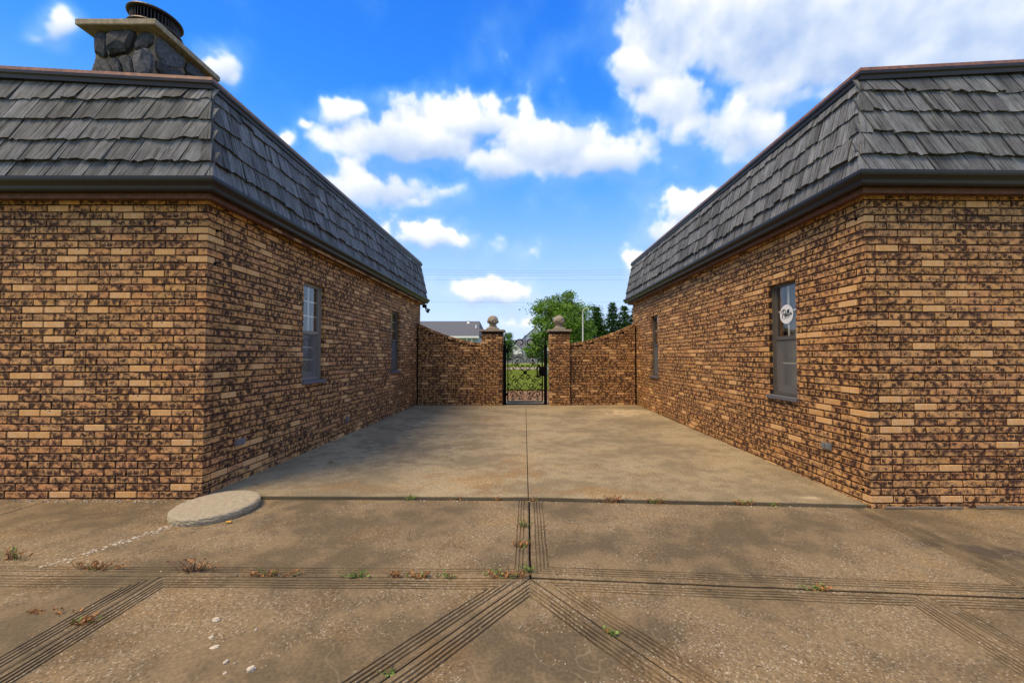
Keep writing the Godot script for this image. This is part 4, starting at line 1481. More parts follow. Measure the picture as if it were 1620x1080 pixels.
func conifer(label: String, at: Vector3, height: float, wide: float, sd: int, group: String) -> void:
	var t := base("conifer_tree", label, "tree", at, group)
	var r := RandomNumberGenerator.new()
	r.seed = sd
	var tr := MB.new()
	tr.tube([Vector3(0, -0.2, 0), Vector3(0, height * 0.5, 0), Vector3(0.02, height * 0.985, 0)], height * 0.022, 0.012, 7)
	obj("trunk", tr, M.bark, t)
	var spots := []
	var br := MB.new()
	var y := 0.3
	while y < height * 0.97:
		var f := 1.0 - y / height
		var reach := wide * pow(f, 0.95) + 0.06
		var n := 6 + int(7 * f)
		var turn := r.randf() * TAU
		for k in n:
			var a := turn + TAU * k / n + r.randf_range(-0.2, 0.2)
			var len_ := reach * r.randf_range(0.72, 1.12)
			var dir := Vector3(cos(a), 0, sin(a))
			var tip := Vector3(0, y, 0) + dir * len_ + Vector3(0, -len_ * 0.12 + r.randf_range(-0.08, 0.12), 0)
			br.tube([Vector3(0, y, 0), Vector3(0, y - 0.02, 0) + dir * len_ * 0.5, tip], 0.016, 0.004, 4)
			var m := 8 + int(len_ * 16)
			for i in m:
				var q := pow(r.randf(), 0.6)
				var p := Vector3(0, y, 0).lerp(tip, q) + Vector3(r.randfn() * 0.07, r.randfn() * 0.05 + 0.02, r.randfn() * 0.07)
				var g := r.randf_range(0.65, 1.25) * lerpf(0.85, 1.15, q)
				spots.append([Transform3D(Basis(Vector3.UP, -a).scaled(Vector3.ONE * r.randf_range(0.7, 1.3)), p), Color(g, g * r.randf_range(0.95, 1.1), g)])
		y += height * 0.035 * r.randf_range(0.8, 1.2)
	obj("branches", br, M.bark, t)
	var sp := MB.new()
	for i in 22:
		var a := r.randf_range(-1.2, 1.2)
		var d := Vector3(cos(a), r.randf_range(-0.35, 0.6), sin(a)).normalized()
		var s := d.cross(Vector3.UP).normalized() * 0.020
		var l := r.randf_range(0.11, 0.20)
		sp.tri(-s, d * l, s)
	scatter("crown", sp, spots, M.needle, t)

func weed(label: String, at: Vector2, h: float, wide: float, stems: int, green: float, dead: float, sd: int, flat := 0.0) -> void:
	# one plant in a joint: thin stems with small leaves. GREEN 0..1 how much is green, DEAD how twiggy
	var r := RandomNumberGenerator.new()
	r.seed = sd
	var w := base("weed", label, "weed", Vector3(at.x, fore_y(at.x) - 0.028, -at.y), "weeds growing in the pavement joints")
	var st := MB.new()
	var lf := MB.new()
	for i in stems:
		var a := r.randf() * TAU
		var out := Vector3(cos(a) * wide * r.randf_range(0.2, 1.0), 0, sin(a) * minf(wide, 0.035) * r.randf_range(0.2, 1.0))
		var root := Vector3(out.x * r.randf_range(0.1, 0.8), 0, r.randf_range(-0.008, 0.008))
		var hh := h * 0.62 * r.randf_range(0.45, 1.05)
		var bend := Vector3(out.x * 0.9 + r.randf_range(-0.03, 0.03), 0, out.z)
		var pts := [root, root + bend * 0.35 + Vector3(0, hh * 0.55 + 0.015, 0), root + bend + Vector3(0, hh * lerpf(1.0, 0.35, flat) + 0.028, 0)]
		var is_green := r.randf() < green
		st.tint = Color(0.20, 0.24, 0.07) if is_green else Color(0.26, 0.13, 0.06) * r.randf_range(0.5, 1.2)
		if r.randf() < dead: st.tint = Color(0.13, 0.08, 0.05)
		st.tint.a = 1.0
		st.tube(pts, 0.0022, 0.0010, 4)
		var n := int(r.randf_range(4, 9) * (1.0 - dead * 0.7))
		for k in n:
			var f := r.randf_range(0.25, 1.0)
			var p: Vector3 = pts[0].lerp(pts[1], f * 2.0) if f < 0.5 else pts[1].lerp(pts[2], f * 2.0 - 1.0)
			var d := Vector3(r.randf_range(-1, 1), r.randf_range(-0.2, 0.9), r.randf_range(-1, 1)).normalized()
			var s := d.cross(Vector3(r.randf_range(-1, 1), 0.3, r.randf_range(-1, 1))).normalized()
			var l := r.randf_range(0.010, 0.024)
			var g := r.randf_range(0.7, 1.2)
			lf.tint = Color(0.17 * g, 0.24 * g, 0.05 * g) if is_green else Color(0.40 * g, 0.19 * g, 0.06 * g)
			lf.tri(p, p + d * l * 0.5 + s * l * 0.3, p + d * l)
			lf.tri(p, p + d * l, p + d * l * 0.5 - s * l * 0.3)
	obj("stems", st, M.weed, w)
	if lf.v.size():
		obj("leaves", lf, M.weed, w, false, "stuff")

func stone_chip(label: String, at: Vector2, size: float, flat: float, tone: float, sd: int) -> void:
	var r := RandomNumberGenerator.new()
	r.seed = sd
	var m := MB.new()
	var rings := []
	for j in 4:
		var ring := []
		var e := -0.5 + j * 0.42
		for i in 7:
			var a := TAU * i / 7 + r.randf_range(-0.15, 0.15)
			var q := cos(e) * size * r.randf_range(0.75, 1.1)
			ring.append(Vector3(cos(a) * q, (sin(e) + 0.48) * size * flat, sin(a) * q * 0.62))
		rings.append(ring)
	for j in 3:
		for i in 7:
			var k := (i + 1) % 7
			m.quad(rings[j][i], rings[j][k], rings[j + 1][k], rings[j + 1][i])
	for i in range(1, 6):
		m.tri(rings[3][0], rings[3][i], rings[3][i + 1])
	m.tint = Color(tone * 0.62, tone * 0.60, tone * 0.56)
	var o := obj("stone_chip", m, M.pebble)
	o.position = Vector3(at.x, fore_y(at.x) - 0.001, -at.y)
	o.rotation.y = r.randf_range(-0.4, 1.2)
	tag(o, label, "stone", "stone chips lying on the forecourt")

# ---------------------------------------------------------------- things on and behind the walls
func outlet(label: String, at: Vector3, side: float, twin: bool, turn := 0.0) -> void:
	var o := base("electrical_outlet", label, "outlet", at, "outdoor outlets low on the side walls", turn)
	var m := MB.new()
	m.chamfer_box(Vector3(-side * 0.022, -0.036, -0.062) if twin else Vector3(-side * 0.022, -0.058, -0.036), Vector3(side * 0.006, 0.036, 0.062) if twin else Vector3(side * 0.006, 0.058, 0.036), 0.004)
	obj("plate", m, M.grey_plastic, o)
	o.scale = Vector3.ONE * 0.88
	for k in ([-1.0, 1.0] if twin else [0.0]):
		var f := MB.new()
		var z: float = 0.031 * k
		f.chamfer_box(Vector3(-side * 0.034, -0.027, z - 0.024), Vector3(-side * 0.0225, 0.027, z + 0.024), 0.004)
		obj("flap_cover", f, M.grey_plastic, o)
		var h := MB.new()
		h.tube([Vector3(-side * 0.03, 0.029, z - 0.024), Vector3(-side * 0.03, 0.029, z + 0.024)], 0.004, 0.004, 6)
		obj("hinge", h, M.grey_plastic, o)

func hook(label: String, at: Vector3, side: float) -> void:
	var m := MB.new()
	m.tube([Vector3(side * 0.01, 0, 0), Vector3(-side * 0.04, 0.004, 0), Vector3(-side * 0.05, 0.016, 0)], 0.005, 0.004, 6)
	m.box(Vector3(side * 0.004, -0.012, -0.012), Vector3(-side * 0.004, 0.012, 0.012))
	var o := obj("wall_hook", m, M.iron)
	o.position = at
	tag(o, label, "hook", "black hooks near the wall corners")

func house_sheet(h: Node3D, called: String, material: Material, quads: Array) -> MeshInstance3D:
	var m := MB.new()
	for q in quads:
		if q.size() == 4: m.sheet(q[0], q[1], q[2], q[3])
		else: m.tri(q[0], q[1], q[2])
	return obj(called, m, material, h)

func pane_window(h: Node3D, x0: float, x1: float, y0: float, y1: float, z: float) -> void:
	var f := MB.new()
	f.box(Vector3(x0 - 0.09, y0 - 0.09, z), Vector3(x1 + 0.09, y0, z + 0.06))
	f.box(Vector3(x0 - 0.09, y1, z), Vector3(x1 + 0.09, y1 + 0.09, z + 0.06))
	f.box(Vector3(x0 - 0.09, y0, z), Vector3(x0, y1, z + 0.06))
	f.box(Vector3(x1, y0, z), Vector3(x1 + 0.09, y1, z + 0.06))
	f.box(Vector3(x0, (y0 + y1) / 2 - 0.03, z), Vector3(x1, (y0 + y1) / 2 + 0.03, z + 0.05))
	var w := obj("window", f, M.trim, h)
	var p := MB.new()
	p.sheet(Vector3(x0, y1, z + 0.02), Vector3(x1, y1, z + 0.02), Vector3(x1, y0, z + 0.02), Vector3(x0, y0, z + 0.02))
	obj("pane", p, M.house_glass, w)

func background() -> void:
	M.house_glass = mat(Color(0.30, 0.38, 0.46), 0.1)
	# grey-roofed house on the left
	var a := base("grey_roofed_house", "long low house with wide grey shingle roof and pale blue-grey wall behind left garden wall", "house", Vector3(0, -0.07, 0))
	var ex := -4.85; var rx := -5.42; var lx := -17.0
	house_sheet(a, "wall", M.siding_grey, [
		[Vector3(lx, 3.35, -38.4), Vector3(ex - 0.15, 3.35, -38.4), Vector3(ex - 0.15, 0, -38.4), Vector3(lx, 0, -38.4)],
		[Vector3(ex - 0.15, 3.35, -38.4), Vector3(ex - 0.15, 3.35, -47.6), Vector3(ex - 0.15, 0, -47.6), Vector3(ex - 0.15, 0, -38.4)],
		[Vector3(lx, 3.35, -47.6), Vector3(ex - 0.15, 3.35, -47.6), Vector3(ex - 0.15, 0, -47.6), Vector3(lx, 0, -47.6)],
		[Vector3(lx, 3.35, -38.4), Vector3(lx, 3.35, -47.6), Vector3(lx, 0, -47.6), Vector3(lx, 0, -38.4)]])
	var rf := house_sheet(a, "roof", M.asphalt_roof, [
		[Vector3(lx, 5.30, -43.0), Vector3(rx, 5.30, -43.0), Vector3(ex, 3.38, -38.0), Vector3(lx - 0.4, 3.38, -38.0)],
		[Vector3(lx, 5.30, -43.0), Vector3(rx, 5.30, -43.0), Vector3(ex, 3.38, -48.0), Vector3(lx - 0.4, 3.38, -48.0)],
		[Vector3(rx, 5.30, -43.0), Vector3(ex, 3.38, -38.0), Vector3(ex, 3.38, -48.0)],
		[Vector3(lx, 5.30, -43.0), Vector3(lx - 0.4, 3.38, -38.0), Vector3(lx - 0.4, 3.38, -48.0)],
		[Vector3(lx - 0.4, 3.36, -38.0), Vector3(ex, 3.36, -38.0), Vector3(ex, 3.36, -48.0), Vector3(lx - 0.4, 3.36, -48.0)]])
	var fasc := MB.new()
	fasc.box(Vector3(lx - 0.4, 3.18, -38.05), Vector3(ex, 3.37, -37.96))
	obj("fascia", fasc, M.trim, a)
	var ven := MB.new()
	ven.tube([Vector3(-6.55, 4.9, -42.2), Vector3(-6.55, 5.35, -42.2)], 0.07, 0.07, 8)
	ven.lathe(Vector3(-6.55, 4.95, -42.15), [Vector2(0.2, 0.0), Vector2(0.08, 0.2)], 8)
	obj("vent_pipe", ven, M.trim, rf)
	var v2 := MB.new()
	v2.tube([Vector3(-5.45, 4.30, -40.3), Vector3(-5.45, 4.66, -40.3)], 0.08, 0.08, 8)
	obj("vent_pipe", v2, M.trim, rf)
	for x in [-6.9, -6.1, -5.6]:
		var tr := MB.new()
		tr.box(Vector3(x - 0.06, 0, -38.36), Vector3(x + 0.06, 3.18, -38.3))
		obj("trim_board", tr, M.trim, a)
	# white two-storey house behind the tree
	var b := base("white_house", "white two storey house with steep gable partly hidden by the tree", "house", Vector3(0, -0.07, 0), "white houses beyond the fence")
	var gx := 1.62
	var half := 5.2
	house_sheet(b, "wall", M.siding, [
		[Vector3(gx - half, 2.9, -82.0), Vector3(gx + half, 2.9, -82.0), Vector3(gx + half, 0, -82.0), Vector3(gx - half, 0, -82.0)],
		[Vector3(gx - half, 2.9, -82.0), Vector3(gx, 7.5, -82.0), Vector3(gx + half, 2.9, -82.0)],
		[Vector3(gx - half, 2.9, -82.0), Vector3(gx - half, 2.9, -92.0), Vector3(gx - half, 0, -92.0), Vector3(gx - half, 0, -82.0)],
		[Vector3(gx + half, 2.9, -82.0), Vector3(gx + half, 2.9, -92.0), Vector3(gx + half, 0, -92.0), Vector3(gx + half, 0, -82.0)]])
	var br := MB.new()
	for s in [-1.0, 1.0]:
		br.sheet(Vector3(gx, 7.62, -81.5), Vector3(gx, 7.62, -92.2), Vector3(gx + s * (half + 0.4), 2.66, -92.2), Vector3(gx + s * (half + 0.4), 2.66, -81.5))
		br.sheet(Vector3(gx, 7.46, -81.5), Vector3(gx, 7.46, -92.2), Vector3(gx + s * (half + 0.4), 2.50, -92.2), Vector3(gx + s * (half + 0.4), 2.50, -81.5))
		br.sheet(Vector3(gx, 7.62, -81.49), Vector3(gx + s * (half + 0.4), 2.66, -81.49), Vector3(gx + s * (half + 0.4), 2.50, -81.49), Vector3(gx, 7.46, -81.49))
	obj("roof", br, M.asphalt_roof, b)
	pane_window(b, 0.45, 1.0, 3.9, 5.0, -82.0)
	pane_window(b, 1.15, 1.7, 3.9, 5.0, -82.0)
	# white garage with a small gable
	var c := base("white_garage", "low white garage with small gable and grey roof seen through the gate", "garage", Vector3(0, -0.07, 0), "white houses beyond the fence")
	var hx := -3.35
	house_sheet(c, "wall", M.siding, [
		[Vector3(hx - 2.1, 2.9, -77.0), Vector3(hx + 2.1, 2.9, -77.0), Vector3(hx + 2.1, 0, -77.0), Vector3(hx - 2.1, 0, -77.0)],
		[Vector3(hx - 2.1, 2.9, -77.0), Vector3(hx, 4.72, -77.0), Vector3(hx + 2.1, 2.9, -77.0)],
		[Vector3(hx - 2.1, 2.9, -77.0), Vector3(hx - 2.1, 2.9, -80.0), Vector3(hx - 2.1, 0, -80.0), Vector3(hx - 2.1, 0, -77.0)],
		[Vector3(hx + 2.1, 2.9, -77.9), Vector3(3.5, 2.9, -77.9), Vector3(3.5, 0, -77.9), Vector3(hx + 2.1, 0, -77.9)],
		[Vector3(3.5, 2.9, -77.9), Vector3(3.5, 2.9, -81.6), Vector3(3.5, 0, -81.6), Vector3(3.5, 0, -77.9)]])
	var cr := MB.new()
	for s in [-1.0, 1.0]:
		cr.sheet(Vector3(hx, 4.85, -76.6), Vector3(hx, 4.85, -81.0), Vector3(hx + s * 2.4, 2.78, -81.0), Vector3(hx + s * 2.4, 2.78, -76.6))
		cr.sheet(Vector3(hx, 4.85, -76.59), Vector3(hx + s * 2.4, 2.78, -76.59), Vector3(hx + s * 2.4, 2.62, -76.59), Vector3(hx, 4.69, -76.59))
	cr.sheet(Vector3(hx + 0.3, 4.80, -80.8), Vector3(3.8, 4.80, -80.8), Vector3(3.8, 2.86, -77.5), Vector3(hx + 1.9, 2.86, -77.5))
	obj("roof", cr, M.asphalt_roof, c)
	pane_window(c, -0.6, 0.3, 1.6, 2.5, -77.9)
	# grey board fence
	var f := base("board_fence", "grey wooden board fence across the far end of the lawn", "fence", Vector3(0, -0.075, -73.0))
	var pn := MB.new()
	var x := -26.0
	while x < 26.0:
		var h := 1.78 + rng.randf_range(-0.015, 0.015)
		pn.tint = Color.WHITE * rng.randf_range(0.85, 1.1)
		pn.tint.a = 1.0
		pn.box(Vector3(x, 0, -0.012), Vector3(x + 0.142, h, 0.012))
		x += 0.15
	obj("boards", pn, M.fence, f, false, "stuff")
	for i in 21:
		var po := MB.new()
		po.box(Vector3(-26 + i * 2.6, 0, -0.13), Vector3(-25.9 + i * 2.6, 1.85, -0.02))
		obj("post", po, M.fence, f)
	for y in [0.4, 1.45]:
		var ra := MB.new()
		ra.box(Vector3(-26, y, -0.06), Vector3(26, y + 0.09, -0.015))
		obj("rail", ra, M.fence, f)
	# trees
	broadleaf("leafy_tree", "bright green leafy tree spreading behind the right gate pier", Vector3(2.2, -0.1, -27.0), 6.2, [
		[Vector3(-0.9, 4.6, 0.2), 0.95], [Vector3(0.2, 5.2, -0.2), 1.0], [Vector3(1.1, 4.5, 0.2), 0.95], [Vector3(-1.0, 3.4, 0.4), 0.85], [Vector3(0.3, 3.9, 0.5), 1.05], [Vector3(1.4, 3.3, 0.2), 0.9],
		[Vector3(-1.1, 2.5, 0.5), 0.75], [Vector3(0.0, 2.7, 0.3), 0.95], [Vector3(1.2, 2.2, 0.0), 0.9], [Vector3(-1.5, 2.0, 0.4), 0.5], [Vector3(0.3, 1.6, 0.2), 0.8], [Vector3(-0.9, 1.5, 0.3), 0.5], [Vector3(1.9, 3.9, 0), 0.55]], 0.115, 8000, Color(1.0, 1.0, 0.8), 11)
	broadleaf("dark_tree", "dark rounded tree between the leafy tree and the conifers", Vector3(5.0, -0.1, -33.0), 6.0, [
		[Vector3(0.0, 4.6, 0), 1.2], [Vector3(-0.9, 3.5, 0), 1.1], [Vector3(0.7, 3.2, 0.2), 1.2], [Vector3(0.0, 2.0, 0.3), 1.3], [Vector3(1.1, 1.8, 0), 1.0], [Vector3(-1.1, 2.0, 0), 0.9]], 0.11, 5000, Color(0.42, 0.55, 0.45), 12)
	conifer("pointed dark conifer standing just right of the lamp pole", Vector3(5.55, -0.1, -30.5), 5.4, 1.9, 21, "dark conifers behind the right garden wall")
	conifer("tallest pointed conifer, alone against the sky above the right garden wall", Vector3(7.1, -0.1, -32.0), 5.95, 2.1, 22, "dark conifers behind the right garden wall")
	conifer("slim conifer beside the right building's far corner", Vector3(8.1, -0.1, -32.0), 5.75, 2.0, 23, "dark conifers behind the right garden wall")
	conifer("conifer half hidden behind the right building's eave", Vector3(9.1, -0.1, -32.5), 5.5, 2.0, 24, "dark conifers behind the right garden wall")
	broadleaf("far_tree", "dark green tree seen between the left pier and the gate", Vector3(-3.6, -0.1, -60.0), 5.6, [
		[Vector3(0, 4.2, 0), 1.2], [Vector3(-0.8, 3.2, 0), 1.1], [Vector3(0.7, 3.0, 0), 1.0], [Vector3(0, 2.0, 0), 1.3]], 0.2, 1300, Color(0.5, 0.62, 0.55), 13)
	broadleaf("distant_tree", "small green tree top peeping over the grey roof by the left building", Vector3(-15.2, -0.1, -57.0), 6.9, [
		[Vector3(0, 5.6, 0), 0.9], [Vector3(-0.8, 4.6, 0), 1.1], [Vector3(0.6, 4.4, 0), 1.0], [Vector3(0, 3.0, 0), 1.2]], 0.2, 1000, Color(0.9, 1.0, 0.7), 14)
	broadleaf("young_tree", "low bright green bush in front of the garage, seen through the gate", Vector3(0.75, -0.1, -62.0), 3.6, [
		[Vector3(0, 2.9, 0), 0.7], [Vector3(-0.8, 2.4, 0), 0.7], [Vector3(0.7, 2.4, 0), 0.7], [Vector3(0, 1.6, 0), 0.9]], 0.16, 800, Color(0.95, 1.05, 0.7), 15)
	# lamp pole
	var l := base("street_lamp", "white street lamp pole rising in front of the trees", "street lamp", Vector3(3.62, -0.075, -25.2))
	var po := MB.new()
	po.tube([Vector3(0, 0, 0), Vector3(0, 2.0, 0), Vector3(0, 4.15, 0)], 0.060, 0.045, 10)
	obj("pole", po, M.pole, l)
	var ar := MB.new()
	ar.tube([Vector3(0, 4.1, 0), Vector3(0.02, 4.35, 0), Vector3(0.10, 4.5, 0), Vector3(0.2, 4.54, 0)], 0.03, 0.025, 8)
	obj("arm", ar, M.pole, l)
	var he := MB.new()
	he.chamfer_box(Vector3(0.16, 4.51, -0.06), Vector3(0.36, 4.57, 0.06), 0.015)
	obj("lamp_head", he, M.pole, l)
	var mk := MB.new()
	mk.chamfer_box(Vector3(-0.05, 0, -0.05), Vector3(0.05, 1.28, 0.05), 0.01)
	var mo := obj("marker_post", mk, M.trim)
	mo.position = Vector3(1.37, -0.075, -27.6)
	tag(mo, "short white post on the lawn beside the right gate post", "post")
	# overhead wires between poles that stand behind the buildings
	var ys := [14.95, 14.55, 14.1, 13.3, 9.75]
	for i in 2:
		var s := -1.0 if i == 0 else 1.0
		var u := base("utility_pole", ["wooden utility pole carrying the wires at their left end", "wooden utility pole carrying the wires at their right end"][i], "utility pole", Vector3(s * 34.0, -0.075, -60.0), "utility poles")
		var pm := MB.new()
		pm.tube([Vector3.ZERO, Vector3(0, 8, 0), Vector3(0, 16, 0)], 0.17, 0.12, 10)
		obj("pole", pm, M.bark, u)
		var cm := MB.new()
		cm.box(Vector3(-0.06, 14.9, -1.1), Vector3(0.06, 15.02, 1.1))
		obj("crossarm", cm, M.bark, u)
	var names := ["topmost overhead wire against the blue sky", "second overhead wire from the top", "middle overhead wire of the upper four", "fourth overhead wire, lowest of the upper group", "lone low overhead wire passing behind the tree"]
	for i in 5:
		var m := MB.new()
		var pts := []
		for k in 41:
			var g := k / 40.0
			pts.append(Vector3(lerpf(-34, 34, g), ys[i] + 0.45 * pow(g * 2 - 1, 2) - 0.1, -60.0 + (i - 2) * 0.25))
		m.tube(pts, 0.013, 0.013, 4)
		var o := obj("overhead_wire", m, M.wire)
		tag(o, names[i], "wire", "overhead wires")

func small_things() -> void:
	# concrete disc beside the left corner
	var m := MB.new()
	var edge := noise(700, 0.55, 3)
	var prof := [Vector2(0.001, 0.0), Vector2(0.318, 0.0), Vector2(0.320, 0.012), Vector2(0.323, 0.024), Vector2(0.325, 0.036), Vector2(0.324, 0.048), Vector2(0.323, 0.060), Vector2(0.319, 0.070), Vector2(0.308, 0.078), Vector2(0.30, 0.080), Vector2(0.001, 0.080)]
	m.lathe(Vector3.ZERO, prof, 110, 0.009, edge)
	var d := obj("concrete_disc", m, M.disc)
	d.scale = Vector3(0.95, 0.80, 0.95)
	d.position = Vector3(-2.645, -0.010, -3.295)
	d.rotation = Vector3(0.02, 0.4, 0.01)
	tag(d, "thick round slab of pale concrete lying by the left building's corner", "concrete disc")
	var px := MB.new()
	px.tint = Color(0.62, 0.34, 0.06)
	px.tube([Vector3(-0.02, 0.008, 0), Vector3(0.0, 0.009, 0.004), Vector3(0.025, 0.010, 0.002)], 0.006, 0.010, 7)
	var o := obj("curled_leaf", px, M.weed)
	o.position = Vector3(-2.36, -0.012, -3.06)
	tag(o, "curled yellow leaf lying at the foot of the concrete disc", "leaf", "fallen leaves")
	var lf := MB.new()
	lf.tint = Color(0.50, 0.34, 0.14)
	var q := [Vector3(-0.055, 0.006, 0.0), Vector3(-0.01, 0.024, 0.022), Vector3(0.055, 0.010, 0.006), Vector3(0.01, 0.016, -0.02)]
	lf.tri(q[0], q[1], q[2]); lf.tri(q[0], q[2], q[3])
	var l2 := obj("fallen_leaf", lf, M.weed)
	l2.position = Vector3(-2.376, 0.012, -4.686)
	tag(l2, "dry yellow leaf lying on the left half of the courtyard", "leaf", "fallen leaves")
	# outlets, hooks, floodlight
	outlet("grey double outlet cover on the left side wall near its front corner", Vector3(-2.977, 0.415, -3.98), -1.0, true)
	outlet("small grey outlet low on the left side wall below the two windows", Vector3(-2.977, 0.27, -6.33), -1.0, false)
	outlet("grey double outlet cover on the right side wall below its front window", Vector3(3.021, 0.395, -3.89), 1.0, true, 0.0178)
	hook("black hook high on the left side wall, just under the eave", Vector3(-2.977, 2.50, -3.64), -1.0)
	hook("black hook on the left side wall's corner edge, below the other hook", Vector3(-2.977, 2.18, -3.62), -1.0)
	hook("black hook high on the right side wall near its front corner", Vector3(3.027, 2.56, -3.50), 1.0)
	hook("black hook halfway up the right side wall near its front corner", Vector3(3.026, 1.74, -3.50), 1.0)
	hook("black hook at the foot of the right side wall near its front corner", Vector3(3.027, 0.10, -3.49), 1.0)
	var fl := base("floodlight", "black twin floodlight hanging under the left building's far eave", "floodlight", Vector3(-2.90, 2.70, -10.72))
	var bx := MB.new()
	bx.box(Vector3(-0.05, -0.04, -0.05), Vector3(0.05, 0.045, 0.05))
	obj("bracket", bx, M.iron, fl)
	for s in [-1.0, 1.0]:
		var la := MB.new()
		var p0 := Vector3(0.03, -0.04, s * 0.04)
		var p1 := Vector3(0.06, -0.10 - s * 0.03, s * 0.05)
		la.tube([p0, p0.lerp(p1, 0.6), p1], 0.014, 0.014, 6)
		la.tube([p1, p1 + Vector3(0.03, -0.02, 0.012), p1 + Vector3(0.06, -0.04, 0.03)], 0.02, 0.038, 10)
		obj("lamp", la, M.iron, fl)
	# flashing torn loose along the foot of the right building's front, crumbs of mortar along the left one
	for i in 6:
		var t := MB.new()
		var w := rng.randf_range(0.14, 0.30)
		t.tint = Color(0.30, 0.29, 0.29)
		t.chamfer_box(Vector3(0, 0, -0.010), Vector3(w, rng.randf_range(0.018, 0.034), 0.004), 0.003)
		var fo := obj("torn_flashing", t, M.pebble)
		var fx: float = [3.14, 3.42, 3.66, 3.96, 4.22, 4.55][i]
		fo.position = Vector3(fx, fore_y(fx) + 0.004, -3.417 - 0.0178 * (fx - 3.03) + 0.018)
		fo.rotation = Vector3(rng.randf_range(-0.2, 0.1), rng.randf_range(-0.04, 0.04), rng.randf_range(-0.03, 0.03))
		tag(fo, ["strip of torn grey flashing nearest the corner of the right front wall", "second strip of torn flashing from the right building's corner", "third strip of torn flashing from the right building's corner", "fourth strip of torn flashing from the right building's corner", "fifth strip of torn flashing from the right building's corner", "strip of torn flashing farthest from the right building's corner"][i], "flashing", "torn flashing along the right front wall")
	var cr := MB.new()
	for i in 90:
		var x := rng.randf_range(-4.95, -2.95)
		var z := -3.51 + absf(rng.randfn()) * 0.025
		var s := rng.randf_range(0.004, 0.013)
		cr.tint = Color.WHITE * rng.randf_range(0.3, 1.0)
		cr.tint.a = 1.0
		cr.chamfer_box(Vector3(x, fore_y(x) - 0.002, z), Vector3(x + s * 1.6, fore_y(x) + s * 0.8, z + s), s * 0.25)
	for i in 60:
		var x := rng.randf_range(-1.3, 2.9)
		var z := -3.55 + 0.04 * clampf(x, 0, 3) + absf(rng.randfn()) * 0.03
		var s := rng.randf_range(0.003, 0.009)
		cr.tint = Color.WHITE * rng.randf_range(0.3, 1.0)
		cr.tint.a = 1.0
		cr.chamfer_box(Vector3(x, fore_y(x) - 0.002, z), Vector3(x + s * 1.6, fore_y(x) + s * 0.8, z + s), s * 0.25)
	for i in 110:
		# broken edge of the patch running down from the disc
		var f := rng.randf()
		var x := lerpf(-2.75, -3.02, f) + rng.randfn() * 0.02
		var z := -lerpf(3.02, 2.43, f) + rng.randfn() * 0.025
		var s := rng.randf_range(0.004, 0.012)
		cr.tint = Color.WHITE * rng.randf_range(0.5, 1.1)
		cr.tint.a = 1.0
		cr.chamfer_box(Vector3(x, fore_y(x) - 0.004, z), Vector3(x + s * 1.8, fore_y(x) + s * 0.35, z + s), s * 0.1)
	for i in 120:
		var x := rng.randf_range(-3.6, 3.2)
		var z := -rng.randf_range(1.45, 3.4)
		var s := rng.randf_range(0.002, 0.006)
		cr.tint = Color.WHITE * rng.randf_range(0.4, 1.1)
		cr.tint.a = 1.0
		cr.chamfer_box(Vector3(x, fore_y(x) - 0.001, z), Vector3(x + s * 1.6, fore_y(x) + s * 0.8, z + s), s * 0.25)
	var co := obj("mortar_crumbs", cr, M.pebble)
	tag(co, "pale mortar crumbs and grit scattered along the walls and joints", "grit", "", "stuff")
	# stones lying on the forecourt
	stone_chip("upper of the larger pale stones on the left forecourt slab", Vector2(-1.555, 1.947), 0.020, 0.62, 0.95, 1)
	stone_chip("small grey pebble between the two pale stones on the left slab", Vector2(-1.482, 1.829), 0.012, 0.7, 0.8, 2)
	stone_chip("flat white chip lying on the left forecourt slab", Vector2(-1.421, 1.773), 0.020, 0.25, 1.2, 3)
	stone_chip("round grey pebble left of the lowest large stone", Vector2(-1.300, 1.687), 0.012, 0.8, 0.85, 4)
	stone_chip("tiny pale chip near the bottom left of the forecourt", Vector2(-1.262, 1.633), 0.009, 0.5, 1.0, 5)
	stone_chip("largest light grey stone near the bottom left of the forecourt", Vector2(-1.165, 1.648), 0.018, 0.75, 0.9, 6)
	stone_chip("small dark pebble right of the upper pale stone", Vector2(-1.312, 1.884), 0.008, 0.8, 0.15, 7)
	# weeds
	weed("tall sparse green weed at the far left of the long joint", Vector2(-3.32, 2.50), 0.13, 0.14, 16, 0.45, 0.1, 51)
	weed("low rust-brown weed between the tall green weed and the dead clump", Vector2(-2.663, 2.40), 0.08, 0.13, 26, 0.12, 0.1, 52)
	weed("dead twiggy dark brown clump on the left part of the long joint", Vector2(-2.03, 2.38), 0.12, 0.15, 34, 0.05, 0.75, 53)
	weed("low orange-brown weed mat right of the dead twiggy clump", Vector2(-1.56, 2.345), 0.06, 0.17, 24, 0.15, 0.2, 54)
	weed("small leafy bright green weed in the middle of the left joint", Vector2(-1.02, 2.335), 0.06, 0.08, 18, 1.0, 0.0, 55)
	weed("small brown weed just right of the bright green weed", Vector2(-0.79, 2.335), 0.06, 0.05, 12, 0.1, 0.2, 56)
	weed("brown weed tuft second to the right of the bright green weed", Vector2(-0.65, 2.333), 0.055, 0.06, 16, 0.2, 0.1, 57)
	weed("thin green sprig with two stems left of the joint crossing", Vector2(-0.48, 2.333), 0.06, 0.045, 8, 0.85, 0.0, 58)
	weed("red-brown weed spilling along the joint at the crossing", Vector2(-0.13, 2.345), 0.07, 0.13, 28, 0.25, 0.1, 59)
	weed("leafy green weed at the joint crossing", Vector2(-0.01, 2.40), 0.08, 0.05, 10, 1.0, 0.0, 60)
	weed("brown weed halfway along the centre joint", Vector2(-0.035, 2.72), 0.06, 0.055, 22, 0.2, 0.3, 61)
	weed("green and brown weed in the upper part of the centre joint", Vector2(-0.03, 3.02), 0.08, 0.045, 14, 0.7, 0.1, 62)
